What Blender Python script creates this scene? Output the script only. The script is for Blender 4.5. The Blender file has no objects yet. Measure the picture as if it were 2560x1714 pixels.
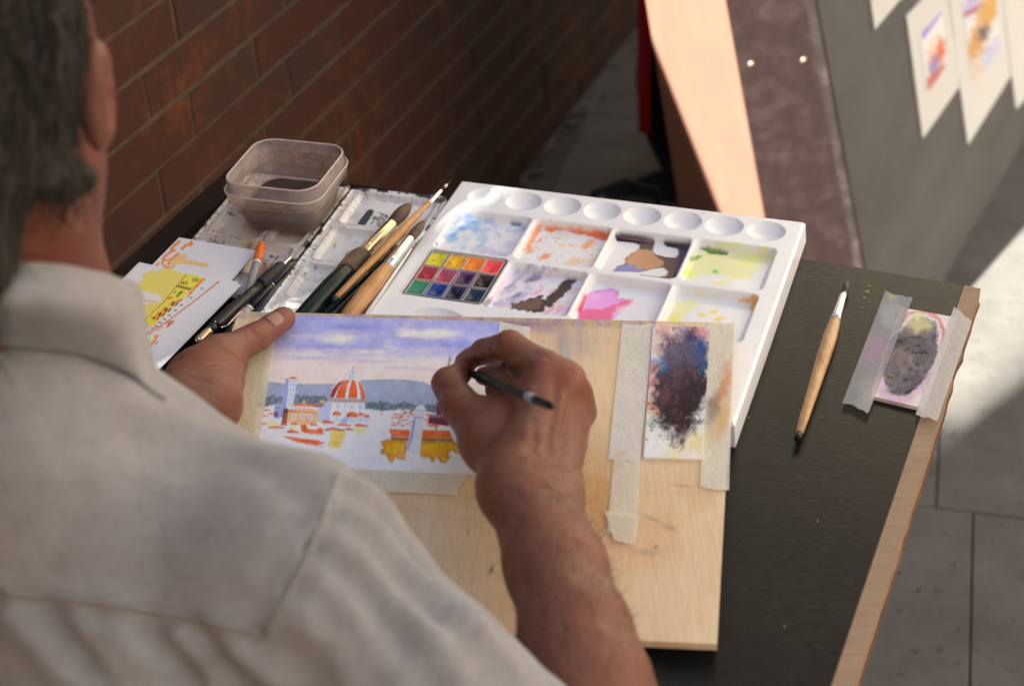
import bpy, bmesh, math, random
import numpy as np
from mathutils import Vector, Matrix
sc = bpy.context.scene
COL = sc.collection
random.seed(7)
RNG = np.random.default_rng(7)
rad = math.radians

# ------------------------------------------------------------------ camera
FPX = 4050.87                       # focal length in pixels of the 2560 px wide photograph
CAM = np.array([0.0, 0.0, 1.5])
RW = np.array([[0.9984572990080216, 0.05552496787577976, 0.0],
               [-0.03142378069576396, 0.5650665709218525, -0.824446672886369],
               [-0.04577737502730914, 0.8231747981862738, 0.5659396465760254]])
RW[0] /= np.linalg.norm(RW[0]); RW[1] -= RW[0] * (RW[0] @ RW[1]); RW[1] /= np.linalg.norm(RW[1])
RW[2] = np.cross(RW[0], RW[1])
cd = bpy.data.cameras.new('camera'); cam = bpy.data.objects.new('camera', cd); COL.objects.link(cam)
cd.sensor_width = 36; cd.lens = FPX / 2560 * 36
cd.clip_start = .05; cd.clip_end = 400
cam.matrix_world = Matrix([[*RW[0], CAM[0]], [*RW[1], CAM[1]], [*RW[2], CAM[2]], [0, 0, 0, 1]])
cd.dof.use_dof = True; cd.dof.focus_distance = 1.33; cd.dof.aperture_fstop = 5.4; cd.dof.aperture_blades = 7
sc.camera = cam
DS = 2560 / 2342                    # survey marks were read off a 2342 px wide view

def ray(px, py): return RW @ np.array([px * DS - 1280, -(py * DS - 857), -FPX])
def Z(px, py, z):                   # where a sight line meets the level z
    v = ray(px, py); return CAM + (z - CAM[2]) / v[2] * v
def V(px, py, d):                   # a survey mark at a known depth
    return CAM + ray(px, py) * d / FPX
def proj(P):                        # world points -> survey marks
    q = (np.asarray(P) - CAM) @ RW
    return np.stack([(1280 - q[..., 0] / q[..., 2] * FPX) / DS, (857 + q[..., 1] / q[..., 2] * FPX) / DS], -1)

# ------------------------------------------------------------------ light
SUN_EL, SUN_AZ = rad(45), math.atan2(.666, .746)      # light travels towards +x +y
w = bpy.data.worlds.new('World'); sc.world = w; w.use_nodes = True
nt = w.node_tree; nt.nodes.clear()
wo = nt.nodes.new('ShaderNodeOutputWorld'); bg = nt.nodes.new('ShaderNodeBackground')
sky = nt.nodes.new('ShaderNodeTexSky'); sky.sky_type = 'NISHITA'; sky.sun_disc = False
sky.sun_elevation = SUN_EL; sky.sun_rotation = math.atan2(-.746, -.666)
sky.dust_density = 2.0; sky.air_density = 1.0; sky.ozone_density = 1.0
bg.inputs[1].default_value = .05
nt.links.new(sky.outputs[0], bg.inputs[0]); nt.links.new(bg.outputs[0], wo.inputs[0])
sd = bpy.data.lights.new('sun', 'SUN'); sun = bpy.data.objects.new('sun', sd); COL.objects.link(sun)
sd.energy = 5.0; sd.angle = rad(.5); sd.color = (1, .92, .83)
sdir = Vector((math.cos(SUN_AZ) * math.cos(SUN_EL), math.sin(SUN_AZ) * math.cos(SUN_EL), -math.sin(SUN_EL)))
sun.rotation_euler = sdir.to_track_quat('-Z', 'Y').to_euler()
sc.view_settings.view_transform = 'Standard'; sc.view_settings.look = 'None'
sc.view_settings.gamma = 1; sc.view_settings.use_curve_mapping = False
sc.view_settings.exposure = 2.58
sc.view_settings.use_white_balance = True
sc.view_settings.white_balance_temperature = 6000; sc.view_settings.white_balance_tint = 4

# ------------------------------------------------------------------ helpers
def tag(o, label=None, cat=None, group=None, kind=None):
    if label: o['label'] = label
    if cat: o['category'] = cat
    if group: o['group'] = group
    if kind: o['kind'] = kind
    return o
def empty(name, loc=(0, 0, 0)):
    o = bpy.data.objects.new(name, None); COL.objects.link(o); o.location = loc; o.empty_display_size = .05
    return o
def link(name, me, m=None, parent=None, smooth=False):
    o = bpy.data.objects.new(name, me); COL.objects.link(o)
    if m is not None: me.materials.append(m)
    if parent is not None:
        o.parent = parent; o.matrix_parent_inverse = Matrix.Translation(-Vector(parent.location))
    if smooth:
        me.polygons.foreach_set('use_smooth', [True] * len(me.polygons))
    return o
def mesh(name, verts, faces, m=None, parent=None, smooth=False):
    me = bpy.data.meshes.new(name)
    me.from_pydata([tuple(float(c) for c in v) for v in verts], [], faces); me.update()
    return link(name, me, m, parent, smooth)
def fastmesh(name, V_, Q, m=None, parent=None, smooth=True, col=None):
    me = bpy.data.meshes.new(name); V_ = np.asarray(V_, np.float32); Q = np.asarray(Q, np.int32)
    k = Q.shape[1]
    me.vertices.add(len(V_)); me.vertices.foreach_set('co', V_.ravel())
    me.loops.add(Q.size); me.loops.foreach_set('vertex_index', Q.ravel())
    me.polygons.add(len(Q)); me.polygons.foreach_set('loop_start', np.arange(0, Q.size, k, dtype=np.int32))
    try: me.polygons.foreach_set('loop_total', np.full(len(Q), k, np.int32))
    except Exception: pass
    me.update(); me.validate()
    if col is not None:
        a = me.color_attributes.new('tint', 'FLOAT_COLOR', 'POINT')
        a.data.foreach_set('color', np.concatenate([col, np.ones((len(col), 1))], 1).astype(np.float32).ravel())
    return link(name, me, m, parent, smooth)
def bm_obj(name, bm, m=None, parent=None, smooth=False, bevel=0, seg=2):
    me = bpy.data.meshes.new(name); bmesh.ops.recalc_face_normals(bm, faces=bm.faces[:]); bm.to_mesh(me); bm.free()
    o = link(name, me, m, parent, smooth)
    if bevel:
        b = o.modifiers.new('bevel', 'BEVEL'); b.width = bevel; b.segments = seg; b.limit_method = 'ANGLE'; b.angle_limit = rad(40)
    return o
def prism(name, ring, off, m=None, parent=None, bevel=0, smooth=False):
    """closed outline swept along the vector off"""
    bm = bmesh.new(); a = [bm.verts.new(tuple(map(float, p))) for p in ring]
    b = [bm.verts.new(tuple(map(float, np.asarray(p) + off))) for p in ring]; n = len(ring)
    bm.faces.new(a); bm.faces.new(b[::-1])
    for i in range(n): bm.faces.new((a[i], a[(i + 1) % n], b[(i + 1) % n], b[i]))
    return bm_obj(name, bm, m, parent, smooth, bevel)
def box(name, o, ex, ey, ez, m=None, parent=None, bevel=0):
    o = np.asarray(o, float); ex, ey, ez = (np.asarray(q, float) for q in (ex, ey, ez))
    return prism(name, [o, o + ex, o + ex + ey, o + ey], ez, m, parent, bevel)
def frame(d):
    d = d / np.linalg.norm(d); r = np.array([0, 0, 1.]) if abs(d[2]) < .9 else np.array([1., 0, 0])
    a = np.cross(d, r); a /= np.linalg.norm(a); return a, np.cross(d, a)
def lathe(name, p0, p1, prof, m=None, parent=None, seg=20, flat=(1, 1), smooth=True, facet=False):
    """prof: (fraction along p0->p1, radius) pairs"""
    p0 = np.asarray(p0, float); p1 = np.asarray(p1, float); a, b = frame(p1 - p0); vs = []; fs = []
    for t, r in prof:
        c = p0 + (p1 - p0) * t
        for k in range(seg):
            th = 2 * math.pi * k / seg; vs.append(c + r * (math.cos(th) * a * flat[0] + math.sin(th) * b * flat[1]))
    n = len(prof)
    for i in range(n - 1):
        for k in range(seg):
            k2 = (k + 1) % seg; fs.append((i * seg + k, i * seg + k2, (i + 1) * seg + k2, (i + 1) * seg + k))
    fs.append(tuple(range(seg))[::-1]); fs.append(tuple((n - 1) * seg + k for k in range(seg)))
    return mesh(name, vs, fs, m, parent, smooth and not facet)
def tube(name, pts, r, m=None, parent=None, seg=8, closed=False):
    pts = [np.asarray(p, float) for p in pts]; n = len(pts); vs = []; fs = []
    rr = r if hasattr(r, '__len__') else [r] * n; pa = None
    for i, p in enumerate(pts):
        d = pts[(i + 1) % n if closed else min(i + 1, n - 1)] - pts[(i - 1) % n if closed else max(i - 1, 0)]
        d /= np.linalg.norm(d) + 1e-12
        if pa is None: a, b = frame(d)
        else:
            a = pa - d * (pa @ d); a /= np.linalg.norm(a) + 1e-12; b = np.cross(d, a)
        pa = a
        for k in range(seg):
            th = 2 * math.pi * k / seg; vs.append(p + rr[i] * (math.cos(th) * a + math.sin(th) * b))
    for i in range(n if closed else n - 1):
        j = (i + 1) % n
        for k in range(seg):
            k2 = (k + 1) % seg; fs.append((i * seg + k, i * seg + k2, j * seg + k2, j * seg + k))
    if not closed: fs.append(tuple(range(seg))[::-1]); fs.append(tuple((n - 1) * seg + k for k in range(seg)))
    return mesh(name, vs, fs, m, parent, True)

# ------------------------------------------------------------------ noise in numpy
def _h(ix, iy, iz, s):
    n = (ix * 374761393 + iy * 668265263 + iz * 2147483647 + s * 1274126177) & 0xffffffff
    n = ((n ^ (n >> 13)) * 1274126177) & 0xffffffff
    return ((n ^ (n >> 16)) & 0xffff) / 65535.0
def vnoise(p, s=0):
    p = np.asarray(p, float)
    if p.shape[-1] == 2: p = np.concatenate([p, np.zeros(p.shape[:-1] + (1,))], -1)
    i = np.floor(p).astype(np.int64); f = p - i; f = f * f * (3 - 2 * f); r = 0
    for a in (0, 1):
        for b in (0, 1):
            for c in (0, 1):
                wt = (f[..., 0] if a else 1 - f[..., 0]) * (f[..., 1] if b else 1 - f[..., 1]) * (f[..., 2] if c else 1 - f[..., 2])
                r = r + wt * _h(i[..., 0] + a, i[..., 1] + b, i[..., 2] + c, s)
    return r
def fbm(p, s=0, o=4):
    p = np.asarray(p, float); r = 0; a = .5; t = 0
    for k in range(o):
        r = r + a * vnoise(p * 2 ** k + 17.3 * k, s + k); t += a; a *= .5
    return r / t
def sstep(a, b, x):
    t = np.clip((x - a) / (b - a), 0, 1); return t * t * (3 - 2 * t)
def lin(c):
    c = np.asarray(c, float) / 255; return np.where(c <= .04045, c / 12.92, ((c + .055) / 1.055) ** 2.4)

# ------------------------------------------------------------------ materials
def mat(name, base=(.5, .5, .5), rough=.5, metal=0, spec=.5, attr=None):
    m = bpy.data.materials.new(name); m.use_nodes = True; b = m.node_tree.nodes['Principled BSDF']
    b.inputs['Base Color'].default_value = (*base, 1); b.inputs['Roughness'].default_value = rough
    b.inputs['Metallic'].default_value = metal; b.inputs['Specular IOR Level'].default_value = spec
    if attr:
        a = m.node_tree.nodes.new('ShaderNodeAttribute'); a.attribute_name = attr
        m.node_tree.links.new(a.outputs['Color'], b.inputs['Base Color'])
    return m
def N(m, t, **kw):
    n = m.node_tree.nodes.new(t)
    for k, v in kw.items(): setattr(n, k, v)
    return n
def L(m, a, b): m.node_tree.links.new(a, b)
def bsdf(m): return m.node_tree.nodes['Principled BSDF']
def coords(m, scale=(1, 1, 1), rot=(0, 0, 0), out='Object'):
    t = N(m, 'ShaderNodeTexCoord'); mp = N(m, 'ShaderNodeMapping')
    mp.inputs['Scale'].default_value = scale; mp.inputs['Rotation'].default_value = rot
    L(m, t.outputs[out], mp.inputs[0]); return mp.outputs[0]
def noise(m, vec, scale, detail=5, rough=.6, dist=0):
    n = N(m, 'ShaderNodeTexNoise'); n.inputs['Scale'].default_value = scale; n.inputs['Detail'].default_value = detail
    n.inputs['Roughness'].default_value = rough; n.inputs['Distortion'].default_value = dist
    L(m, vec, n.inputs['Vector']); return n.outputs['Fac']
def ramp(m, fac, stops):
    r = N(m, 'ShaderNodeValToRGB'); e = r.color_ramp.elements
    while len(e) < len(stops): e.new(.5)
    for el, (p, c) in zip(e, stops): el.position = p; el.color = (*c, 1) if len(c) == 3 else c
    L(m, fac, r.inputs[0]); return r.outputs[0]
def mix(m, fac, a, b, mode='MIX'):
    x = N(m, 'ShaderNodeMix', data_type='RGBA', blend_type=mode)
    if isinstance(fac, (int, float)): x.inputs[0].default_value = fac
    else: L(m, fac, x.inputs[0])
    for i, v in ((6, a), (7, b)):
        if isinstance(v, tuple): x.inputs[i].default_value = (*v, 1)
        else: L(m, v, x.inputs[i])
    return x.outputs[2]
def bump(m, h, strength=.3, dist=.001, prev=None):
    b = N(m, 'ShaderNodeBump'); b.inputs['Strength'].default_value = strength; b.inputs['Distance'].default_value = dist
    L(m, h, b.inputs['Height'])
    if prev is not None: L(m, prev, b.inputs['Normal'])
    L(m, b.outputs[0], bsdf(m).inputs['Normal']); return b.outputs[0]
def setc(m, c): L(m, c, bsdf(m).inputs['Base Color'])
def setr(m, c): L(m, c, bsdf(m).inputs['Roughness'])

def noisy(name, stops, scale, rough=.6, b=.2, bd=.001, stretch=(1, 1, 1), rot=(0, 0, 0), spec=.5, bscale=None, dist=0):
    m = mat(name, rough=rough, spec=spec); v = coords(m, stretch, rot); f = noise(m, v, scale, 6, .65, dist)
    setc(m, ramp(m, f, stops)); bump(m, noise(m, v, bscale or scale * 3, 4), b, bd); return m

# ------------------------------------------------------------------ coloured sheets (flat print, paint, stains)
class Sheet:
    """a quad (corner order TL TR BR BL) meshed finely; pigment is laid on its vertices"""
    def __init__(s, q, nu, nv, bg_, white=(200, 200, 215), k=.84, lift=0):
        s.nu, s.nv = nu, nv; q = [np.asarray(p, float) for p in q]
        u, v = np.meshgrid(np.linspace(0, 1, nu), np.linspace(0, 1, nv)); s.u = u.ravel(); s.v = v.ravel()
        U = s.u[:, None]; W = s.v[:, None]
        s.P = (q[0] * (1 - U) + q[1] * U) * (1 - W) + (q[3] * (1 - U) + q[2] * U) * W
        n = np.cross(q[3] - q[0], q[1] - q[0]); n /= np.linalg.norm(n); s.n = n if n[2] > 0 else -n
        s.P = s.P + s.n * lift; s.white = lin(white); s.k = k; s.h = np.zeros(len(s.P))
        s.q = proj(s.P); s.x = s.q[:, 0]; s.y = s.q[:, 1]
        s.c = np.tile(s.pig(bg_), (len(s.P), 1)); s.zoom()
    def pig(s, c):
        return np.clip(lin(c) / s.white * s.k, 0.004, .9)
    def zoom(s, ox=0, oy=0, sc_=None):
        """measure in the units of a closer look at the photograph"""
        if sc_ is None: s.X, s.Y = s.x, s.y
        else: s.X = (s.x * DS - ox) * sc_; s.Y = (s.y * DS - oy) * sc_
        s.px = 1 if sc_ is None else sc_ * DS
    def sd(s, pts, warp=0, ws=20, seed=1, pad=20):
        pts = np.asarray(pts, float); lo = pts.min(0) - pad - warp; hi = pts.max(0) + pad + warp
        idx = np.where((s.X > lo[0]) & (s.X < hi[0]) & (s.Y > lo[1]) & (s.Y < hi[1]))[0]
        X = s.X[idx].copy(); Y = s.Y[idx].copy()
        if warp:
            g = np.stack([X, Y], -1) / ws; X += (fbm(g, seed, 3) - .5) * 2 * warp; Y += (fbm(g + 50, seed + 9, 3) - .5) * 2 * warp
        ins = np.zeros(len(idx), bool); d2 = np.full(len(idx), 1e18)
        for i in range(len(pts)):
            x1, y1 = pts[i]; x2, y2 = pts[(i + 1) % len(pts)]
            if y1 != y2:
                c = (y1 > Y) != (y2 > Y); ins ^= c & (X < (x2 - x1) * (Y - y1) / (y2 - y1) + x1)
            ex, ey = x2 - x1, y2 - y1; t = np.clip(((X - x1) * ex + (Y - y1) * ey) / (ex * ex + ey * ey + 1e-9), 0, 1)
            d2 = np.minimum(d2, (X - x1 - t * ex) ** 2 + (Y - y1 - t * ey) ** 2)
        d = np.sqrt(d2); return idx, np.where(ins, -d, d)
    def put(s, idx, a, c):
        c = s.pig(c) if not (isinstance(c, np.ndarray) and c.ndim == 2) else c
        a = np.clip(a, 0, 1)[:, None]; s.c[idx] = s.c[idx] * (1 - a) + c * a
    def poly(s, pts, c, a=1, soft=None, warp=0, ws=20, seed=1, edge=0):
        soft = soft or s.px * 1.2
        idx, d = s.sd(pts, warp, ws, seed, pad=soft * 2)
        if not len(idx): return
        m = np.clip(.5 - d / soft, 0, 1) * a
        s.put(idx, m, c)
        if edge:      # pigment gathers along the rim of a dried wash
            e = np.exp(-((d + soft * .8) / (soft * 1.2)) ** 2) * edge * (d < soft)
            s.c[idx] *= (1 - np.clip(e, 0, .8))[:, None]
    def stroke(s, p, w, c, a=1, **k):
        p = np.asarray(p, float); l = []; r = []
        for i in range(len(p)):
            d = p[min(i + 1, len(p) - 1)] - p[max(i - 1, 0)]; d /= np.linalg.norm(d) + 1e-9; n = np.array([-d[1], d[0]]) * w / 2
            l.append(p[i] + n); r.append(p[i] - n)
        s.poly(l + r[::-1], c, a, **k)
    def blob(s, cx, cy, rx, ry, c, a=1, rot=0, hard=2.0, warp=0, ws=30, seed=3):
        X = s.X - cx; Y = s.Y - cy
        if warp:
            g = np.stack([s.X, s.Y], -1) / ws; X = X + (fbm(g, seed, 4) - .5) * 2 * warp; Y = Y + (fbm(g + 31, seed + 5, 4) - .5) * 2 * warp
        co, si = math.cos(rot), math.sin(rot); r = ((X * co + Y * si) / rx) ** 2 + ((-X * si + Y * co) / ry) ** 2
        s.put(slice(None), a * np.exp(-r ** hard), c)
    def grain(s, amt=.06, sx=60, sy=60, seed=5):
        g = fbm(np.stack([s.u * sx, s.v * sy], -1), seed, 3) - .5; s.c *= (1 + g * 2 * amt)[:, None]
    def soften(s, n=1, lam=.5):
        c = s.c.reshape(s.nv, s.nu, 3)
        for _ in range(n):
            p = np.pad(c, ((1, 1), (1, 1), (0, 0)), 'edge'); c = c * (1 - lam) + lam * .25 * (p[:-2, 1:-1] + p[2:, 1:-1] + p[1:-1, :-2] + p[1:-1, 2:])
        s.c = c.reshape(-1, 3)
    def granulate(s, amt, f1, f2, seed):
        sat = (s.c.max(1) - s.c.min(1)) / (s.c.max(1) + 1e-6); g = fbm(np.stack([s.u * f1, s.v * f1 * .65], -1), seed, 4) - .5; g2 = fbm(np.stack([s.u * f2, s.v * f2 * .65], -1), seed + 3, 2) - .5
        a = np.clip((g * 1.5 + g2 * .7) * amt * (.25 + sat), -.5, .5)[:, None]; s.c = np.clip(s.c * (1 + a) + (s.c.max(1)[:, None] - s.c) * np.clip(a, 0, 1) * .8, 0, .9)
    def faces(s):
        i = np.arange(s.nu * s.nv).reshape(s.nv, s.nu)
        return np.stack([i[:-1, :-1].ravel(), i[1:, :-1].ravel(), i[1:, 1:].ravel(), i[:-1, 1:].ravel()], 1)
    def build(s, name, m, parent=None, thick=0, smooth=True):
        P = s.P + s.n * s.h[:, None]; Q = s.faces(); C_ = s.c
        if thick:
            i = np.arange(s.nu * s.nv).reshape(s.nv, s.nu); n0 = len(P)
            rim = np.concatenate([i[0, :-1], i[:-1, -1], i[-1, :0:-1], i[:0:-1, 0]])
            low = s.P[rim] - s.n * thick; k = len(rim); a = np.arange(k); b = (a + 1) % k
            P = np.concatenate([P, P[rim], low]); C_ = np.concatenate([C_, C_[rim], C_[rim]])
            # rim ring is doubled so that edges stay crisp
            side = np.stack([n0 + a, n0 + b, n0 + k + b, n0 + k + a], 1); 
            base = np.array([[n0 + k, n0 + k + s.nu - 1, n0 + k + s.nu - 1 + s.nv - 1, n0 + k + 2 * (s.nu - 1) + s.nv - 1]])
            Q = np.concatenate([Q, side, base])
        o = fastmesh(name, P, Q, m, parent, smooth, np.clip(C_, 0, 1))
        return o

# ================================================================== SETTING
stone_stops = [(.25, (.085, .078, .069)), (.5, (.115, .105, .093)), (.75, (.15, .137, .122))]
M_stone = noisy('paving_stone', stone_stops, 9, .8, .35, .002, bscale=120, spec=.3)
v_ = coords(M_stone); sp = noise(M_stone, v_, 55, 3, .7)
c0 = bsdf(M_stone).inputs['Base Color'].links[0].from_socket
setc(M_stone, mix(M_stone, ramp(M_stone, sp, [(.30, (1, 1, 1)), (.40, (0, 0, 0))]), c0, (.055, .05, .045)))
M_grout = noisy('joint_dirt', [(.3, (.060, .053, .046)), (.7, (.09, .08, .07))], 30, .95)
g0 = mesh('ground', [(-120, -120, -.005), (120, -120, -.005), (120, 160, -.005), (-120, 160, -.005)], [(0, 1, 2, 3)], M_grout)
tag(g0, kind='structure')
pave = empty('pavement', (0, 0, 0)); tag(pave, kind='structure')
pa = math.atan2(*(Z(2146 + 195, 1187, 0) - Z(2146, 1164, 0))[[1, 0]])
pex = np.array([math.cos(pa), math.sin(pa), 0]); pey = np.array([-pex[1], pex[0], 0])
po = Z(2040, 1149, 0)                # a crossing of two joints
rr = random.Random(3)
def slab(x0, x1, y0, y1):
    g = .0009 + rr.uniform(0, .0007); h = rr.uniform(-.0012, .0012)
    o = po + pex * (x0 + g) + pey * (y0 + g); o[2] = -.03
    b = box('slab', o, pex * (x1 - x0 - 2 * g), pey * (y1 - y0 - 2 * g), np.array([0, 0, .03 + h]), M_stone, pave, bevel=.0016)
for j in range(-3, 9):
    x = -1.8 + (.35 if j % 2 else 0)
    if j == 0: x = -1.5
    y0, y1 = j * .56, (j + 1) * .56
    while x < 2.6:
        wd = rr.choice([.62, .78, .9]) if not (j == -1 and abs(x + .0) < .01) else .9
        c = po + pex * (x + wd / 2) + pey * (y0 + .28)
        if .9228 * c[0] - .3854 * c[1] > -1.25 : slab(x, x + wd, y0, y1)
        x += wd

# --- brick wall on the left; its face is the vertical plane n.p = WN
WA = rad(67.2); wu = np.array([math.cos(WA), math.sin(WA), 0]); wn = np.array([math.sin(WA), -math.cos(WA), 0]); WN = -1.0312
def wp(u, z, out=0): return wn * (WN + out) + wu * u + np.array([0, 0, z])
def on_wall(px, py):
    v = ray(px, py); t = (WN - wn @ CAM) / (wn @ v); q = CAM + t * v; return wu @ q, q[2]
M_brick = mat('brick', rough=.75, spec=.25)
v_ = coords(M_brick); oi = N(M_brick, 'ShaderNodeObjectInfo')
addv = N(M_brick, 'ShaderNodeVectorMath', operation='ADD'); L(M_brick, v_, addv.inputs[0])
f1 = noise(M_brick, v_, 5.5, 8, .72, .6)
f2 = noise(M_brick, v_, 60, 5, .7)
f3 = noise(M_brick, v_, 2.2, 4, .6)
base = mix(M_brick, oi.outputs['Random'], (.059, .021, .013), (.040, .027, .018))
base = mix(M_brick, ramp(M_brick, f3, [(.35, (0, 0, 0)), (.7, (1, 1, 1))]), base, (.068, .023, .014))
mk = N(M_brick, 'ShaderNodeMath', operation='MULTIPLY')
L(M_brick, ramp(M_brick, f1, [(.51, (0, 0, 0)), (.70, (.85, .85, .85))]), mk.inputs[0]); L(M_brick, ramp(M_brick, f2, [(.40, (0, 0, 0)), (.58, (1, 1, 1))]), mk.inputs[1])
base = mix(M_brick, mk.outputs[0], base, (.21, .062, .016))
base = mix(M_brick, ramp(M_brick, f2, [(.28, (1, 1, 1)), (.36, (0, 0, 0))]), base, (.016, .012, .009))
f4 = noise(M_brick, v_, 7, 6, .7, 1.0)
base = mix(M_brick, ramp(M_brick, f4, [(.64, (0, 0, 0)), (.72, (.45, .45, .45))]), base, (.10, .085, .07))
setc(M_brick, base); bump(M_brick, f2, .5, .002)
M_mortar = noisy('mortar', [(.3, (.062, .047, .032)), (.7, (.115, .09, .062))], 40, .95, .4, .002)
wall = empty('brick_wall', tuple(wp(2.2, 0))); tag(wall, 'dark red brick wall with pale mortar joints running behind the table', 'wall')
wall['kind'] = 'structure'
box('mortar_bed', wp(-.6, -.02, -.36), wu * 12.1, wn * .3605, np.array([0, 0, 1.36]), M_mortar, wall)
box('coping', wp(-.6, 1.3405, -.38), wu * 12.1, wn * .42, np.array([0, 0, .05]), M_stone, wall)
HC = .0612
cz = [.731 - HC * 12 + HC * k for k in range(-1, 26)]
seen = []
for (zx, zy) in [(245, 180), (418, 300), (298, 680), (480, 760), (690, 60), (730, 490), (862, 570), (1092, 700), (1060, 340), (825, 140)]:
    seen.append(on_wall((zx / 2.465 + 750) / DS, zy / 2.465 / DS))
for u_, z_ in [(1.493, .76), (1.411, .70), (1.495, .64), (1.656, .64), (1.731, .577), (1.406, .577), (1.236, .585), (1.489, .52), (1.654, .52), (1.20, .70), (1.19, .76)]:
    seen.append((u_, z_))
def brick_geo(bm, u0, u1, z0, z1):
    j = lambda: rr.uniform(-.0012, .0012); pr = rr.uniform(-.0005, .0008); g = .0020; ch = .0016
    a = [wp(u0 + g + j(), z0 + g + j(), 0), wp(u1 - g + j(), z0 + g + j(), 0), wp(u1 - g + j(), z1 - g + j(), 0), wp(u0 + g + j(), z1 - g + j(), 0)]
    cc = sum(a) / 4; du = wu * ch; dz = np.array([0, 0, ch]); o = wn * (.0022 + pr)
    f = [a[0] + du + dz + o, a[1] - du + dz + o, a[2] - du - dz + o, a[3] + du - dz + o]
    b = [p - wn * .006 for p in a]
    vs = [bm.verts.new(tuple(p)) for p in b + a + f]
    for s in (0, 4):
        for i in range(4): bm.faces.new((vs[s + i], vs[s + (i + 1) % 4], vs[s + 4 + (i + 1) % 4], vs[s + 4 + i]))
    bm.faces.new(vs[8:12])
rest = bmesh.new()
for ci in range(len(cz) - 1):
    z0, z1 = cz[ci], cz[ci + 1]
    if z1 > 1.338: break
    z0 = max(z0, 0)
    if z1 - z0 < .015: continue
    js = sorted(u for u, z in seen if z0 < z < z1)
    out = []; x = .55 + rr.uniform(0, .2)
    knots = js + [4.2]
    for kx in knots:
        while kx - x > .36:
            x += rr.choice([.29, .32, .335, .27]); 
            if kx - x < .09: x = kx - .12
            out.append(x)
        out.append(kx); x = kx
    e = [-.55 + .25 * k for k in range(6)]
    e = [q for q in e if q < out[0] - .1] + out + [4.2 + .25 * k for k in range(1, 28)]
    for u0, u1 in zip(e[:-1], e[1:]):
        if u0 > .85 and u1 < 4.3 and z1 < .99:
            bm = bmesh.new(); brick_geo(bm, u0, u1, z0, z1); bm_obj('brick', bm, M_brick, wall)
        else: brick_geo(rest, u0, u1, z0, z1)
o = bm_obj('brickwork', rest, M_brick, wall); o['kind'] = 'stuff'
# crumbs of old mortar along the foot of the wall
M_crumb = noisy('crumbled_mortar', [(.3, (.11, .09, .06)), (.7, (.2, .165, .12))], 30, .95)
bm = bmesh.new()
for k in range(220):
    u_ = rr.uniform(1.7, 4.2); o_ = abs(rr.gauss(0, .022)) + .004; s_ = rr.uniform(.003, .008)
    mtx = Matrix.Translation(Vector(wp(u_, s_ * .2, o_))) @ Matrix.Rotation(rr.uniform(0, 6), 4, 'Z') @ Matrix.Diagonal((s_ * 1.6, s_, s_ * .5, 1))
    bmesh.ops.create_icosphere(bm, subdivisions=1, radius=1, matrix=mtx)
tag(bm_obj('mortar_crumbs', bm, M_crumb), 'pale crumbled mortar lying along the foot of the brick wall', 'rubble', kind='stuff')

# --- unseen house blocks, added to shape the shade, fill light and reflections
sun_to = np.array([-math.cos(SUN_AZ), -math.sin(SUN_AZ), 0]); perp = np.array([-math.sin(SUN_AZ), math.cos(SUN_AZ), 0])
P1 = Z(2150, 1000, 0)                # where the edge of the shade meets the table's outline
def sp_(t, c, z=0): return P1 + sun_to * t + perp * c + np.array([0, 0, z])
M_pl = noisy('warm_plaster', [(.3, (.62, .50, .34)), (.7, (.72, .60, .43))], 1.2, .9, .2, .01)
M_pl2 = noisy('stone_front', [(.3, (.52, .43, .33)), (.7, (.64, .54, .43))], 1.5, .9, .2, .01)
M_glass = mat('window_pane', (.03, .035, .04), .1); M_sh = mat('shutter', (.07, .10, .07), .6); M_roof = noisy('roof_tiles', [(.3, (.25, .09, .05)), (.7, (.4, .17, .09))], 6, .9)
def house(name, o, ex, ey, h, m, label, floors, facing, wins=True):
    r = empty(name, tuple(o)); tag(r, label, 'building'); r['kind'] = 'structure'
    box('facade', o, ex, ey, np.array([0, 0, h - .25]), m, r)
    box('roof', o + np.array([0, 0, h - .247]), ex, ey, np.array([0, 0, .25]), M_roof, r)
    if not wins: return r
    lx = np.linalg.norm(ex); dx = ex / lx; nrm = -ey / np.linalg.norm(ey) if facing < 0 else ey / np.linalg.norm(ey)
    base_ = o if facing < 0 else o + ey
    n = max(1, int(lx / 3.0))
    for fl in range(floors):
        for k in range(n):
            c = base_ + dx * (lx * (k + .5) / n) + np.array([0, 0, 1.6 + fl * 3.4])
            wf = box('window', c - dx * .55 + nrm * .002, dx * 1.1, nrm * .06, np.array([0, 0, 1.7]), M_sh, r)
            box('pane', c - dx * .45 + nrm * .066 + np.array([0, 0, .1]), dx * .9, nrm * .01, np.array([0, 0, 1.5]), M_glass, wf)
    return r
DP = 4.4
house('shade_block_right', sp_(DP, -9), perp * 9.0, sun_to * 4, 10.5, M_pl2, 'unseen house block added behind the painter to throw the shade, right of the gap', 3, -1, False)  # unseen occluder, placed to keep the sun off painter and table
house('shade_block_left', sp_(DP, .535), perp * 8, sun_to * 4, 9.5, M_pl, 'unseen house block added behind the brick wall to throw shade, left of the gap', 3, -1, False)  # unseen occluder, its edge set to shape the sun patch on the plywood
house('shade_sill', sp_(DP + .01, .003), perp * .529, sun_to * 3.9, 4.44, M_pl2, 'unseen low block added to stop the sun at the foot of the gap', 1, -1, False)  # added sill, height set so no sun reaches the palette
house('fill_facade', np.array([2.6, 15, 0]), np.array([18., -2.2, 0]), np.array([.5, 5, 0]), 12.0, M_pl, 'unseen sunlit yellow house added for warm fill light and table sheen', 3, -1)  # added out of view as warm fill and the sheen on the tabletop
M_pl3 = noisy('dark_reflected_stone', [(.3, (.07, .055, .04)), (.7, (.11, .088, .066))], 1.5, .9, .3, .02)
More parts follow.
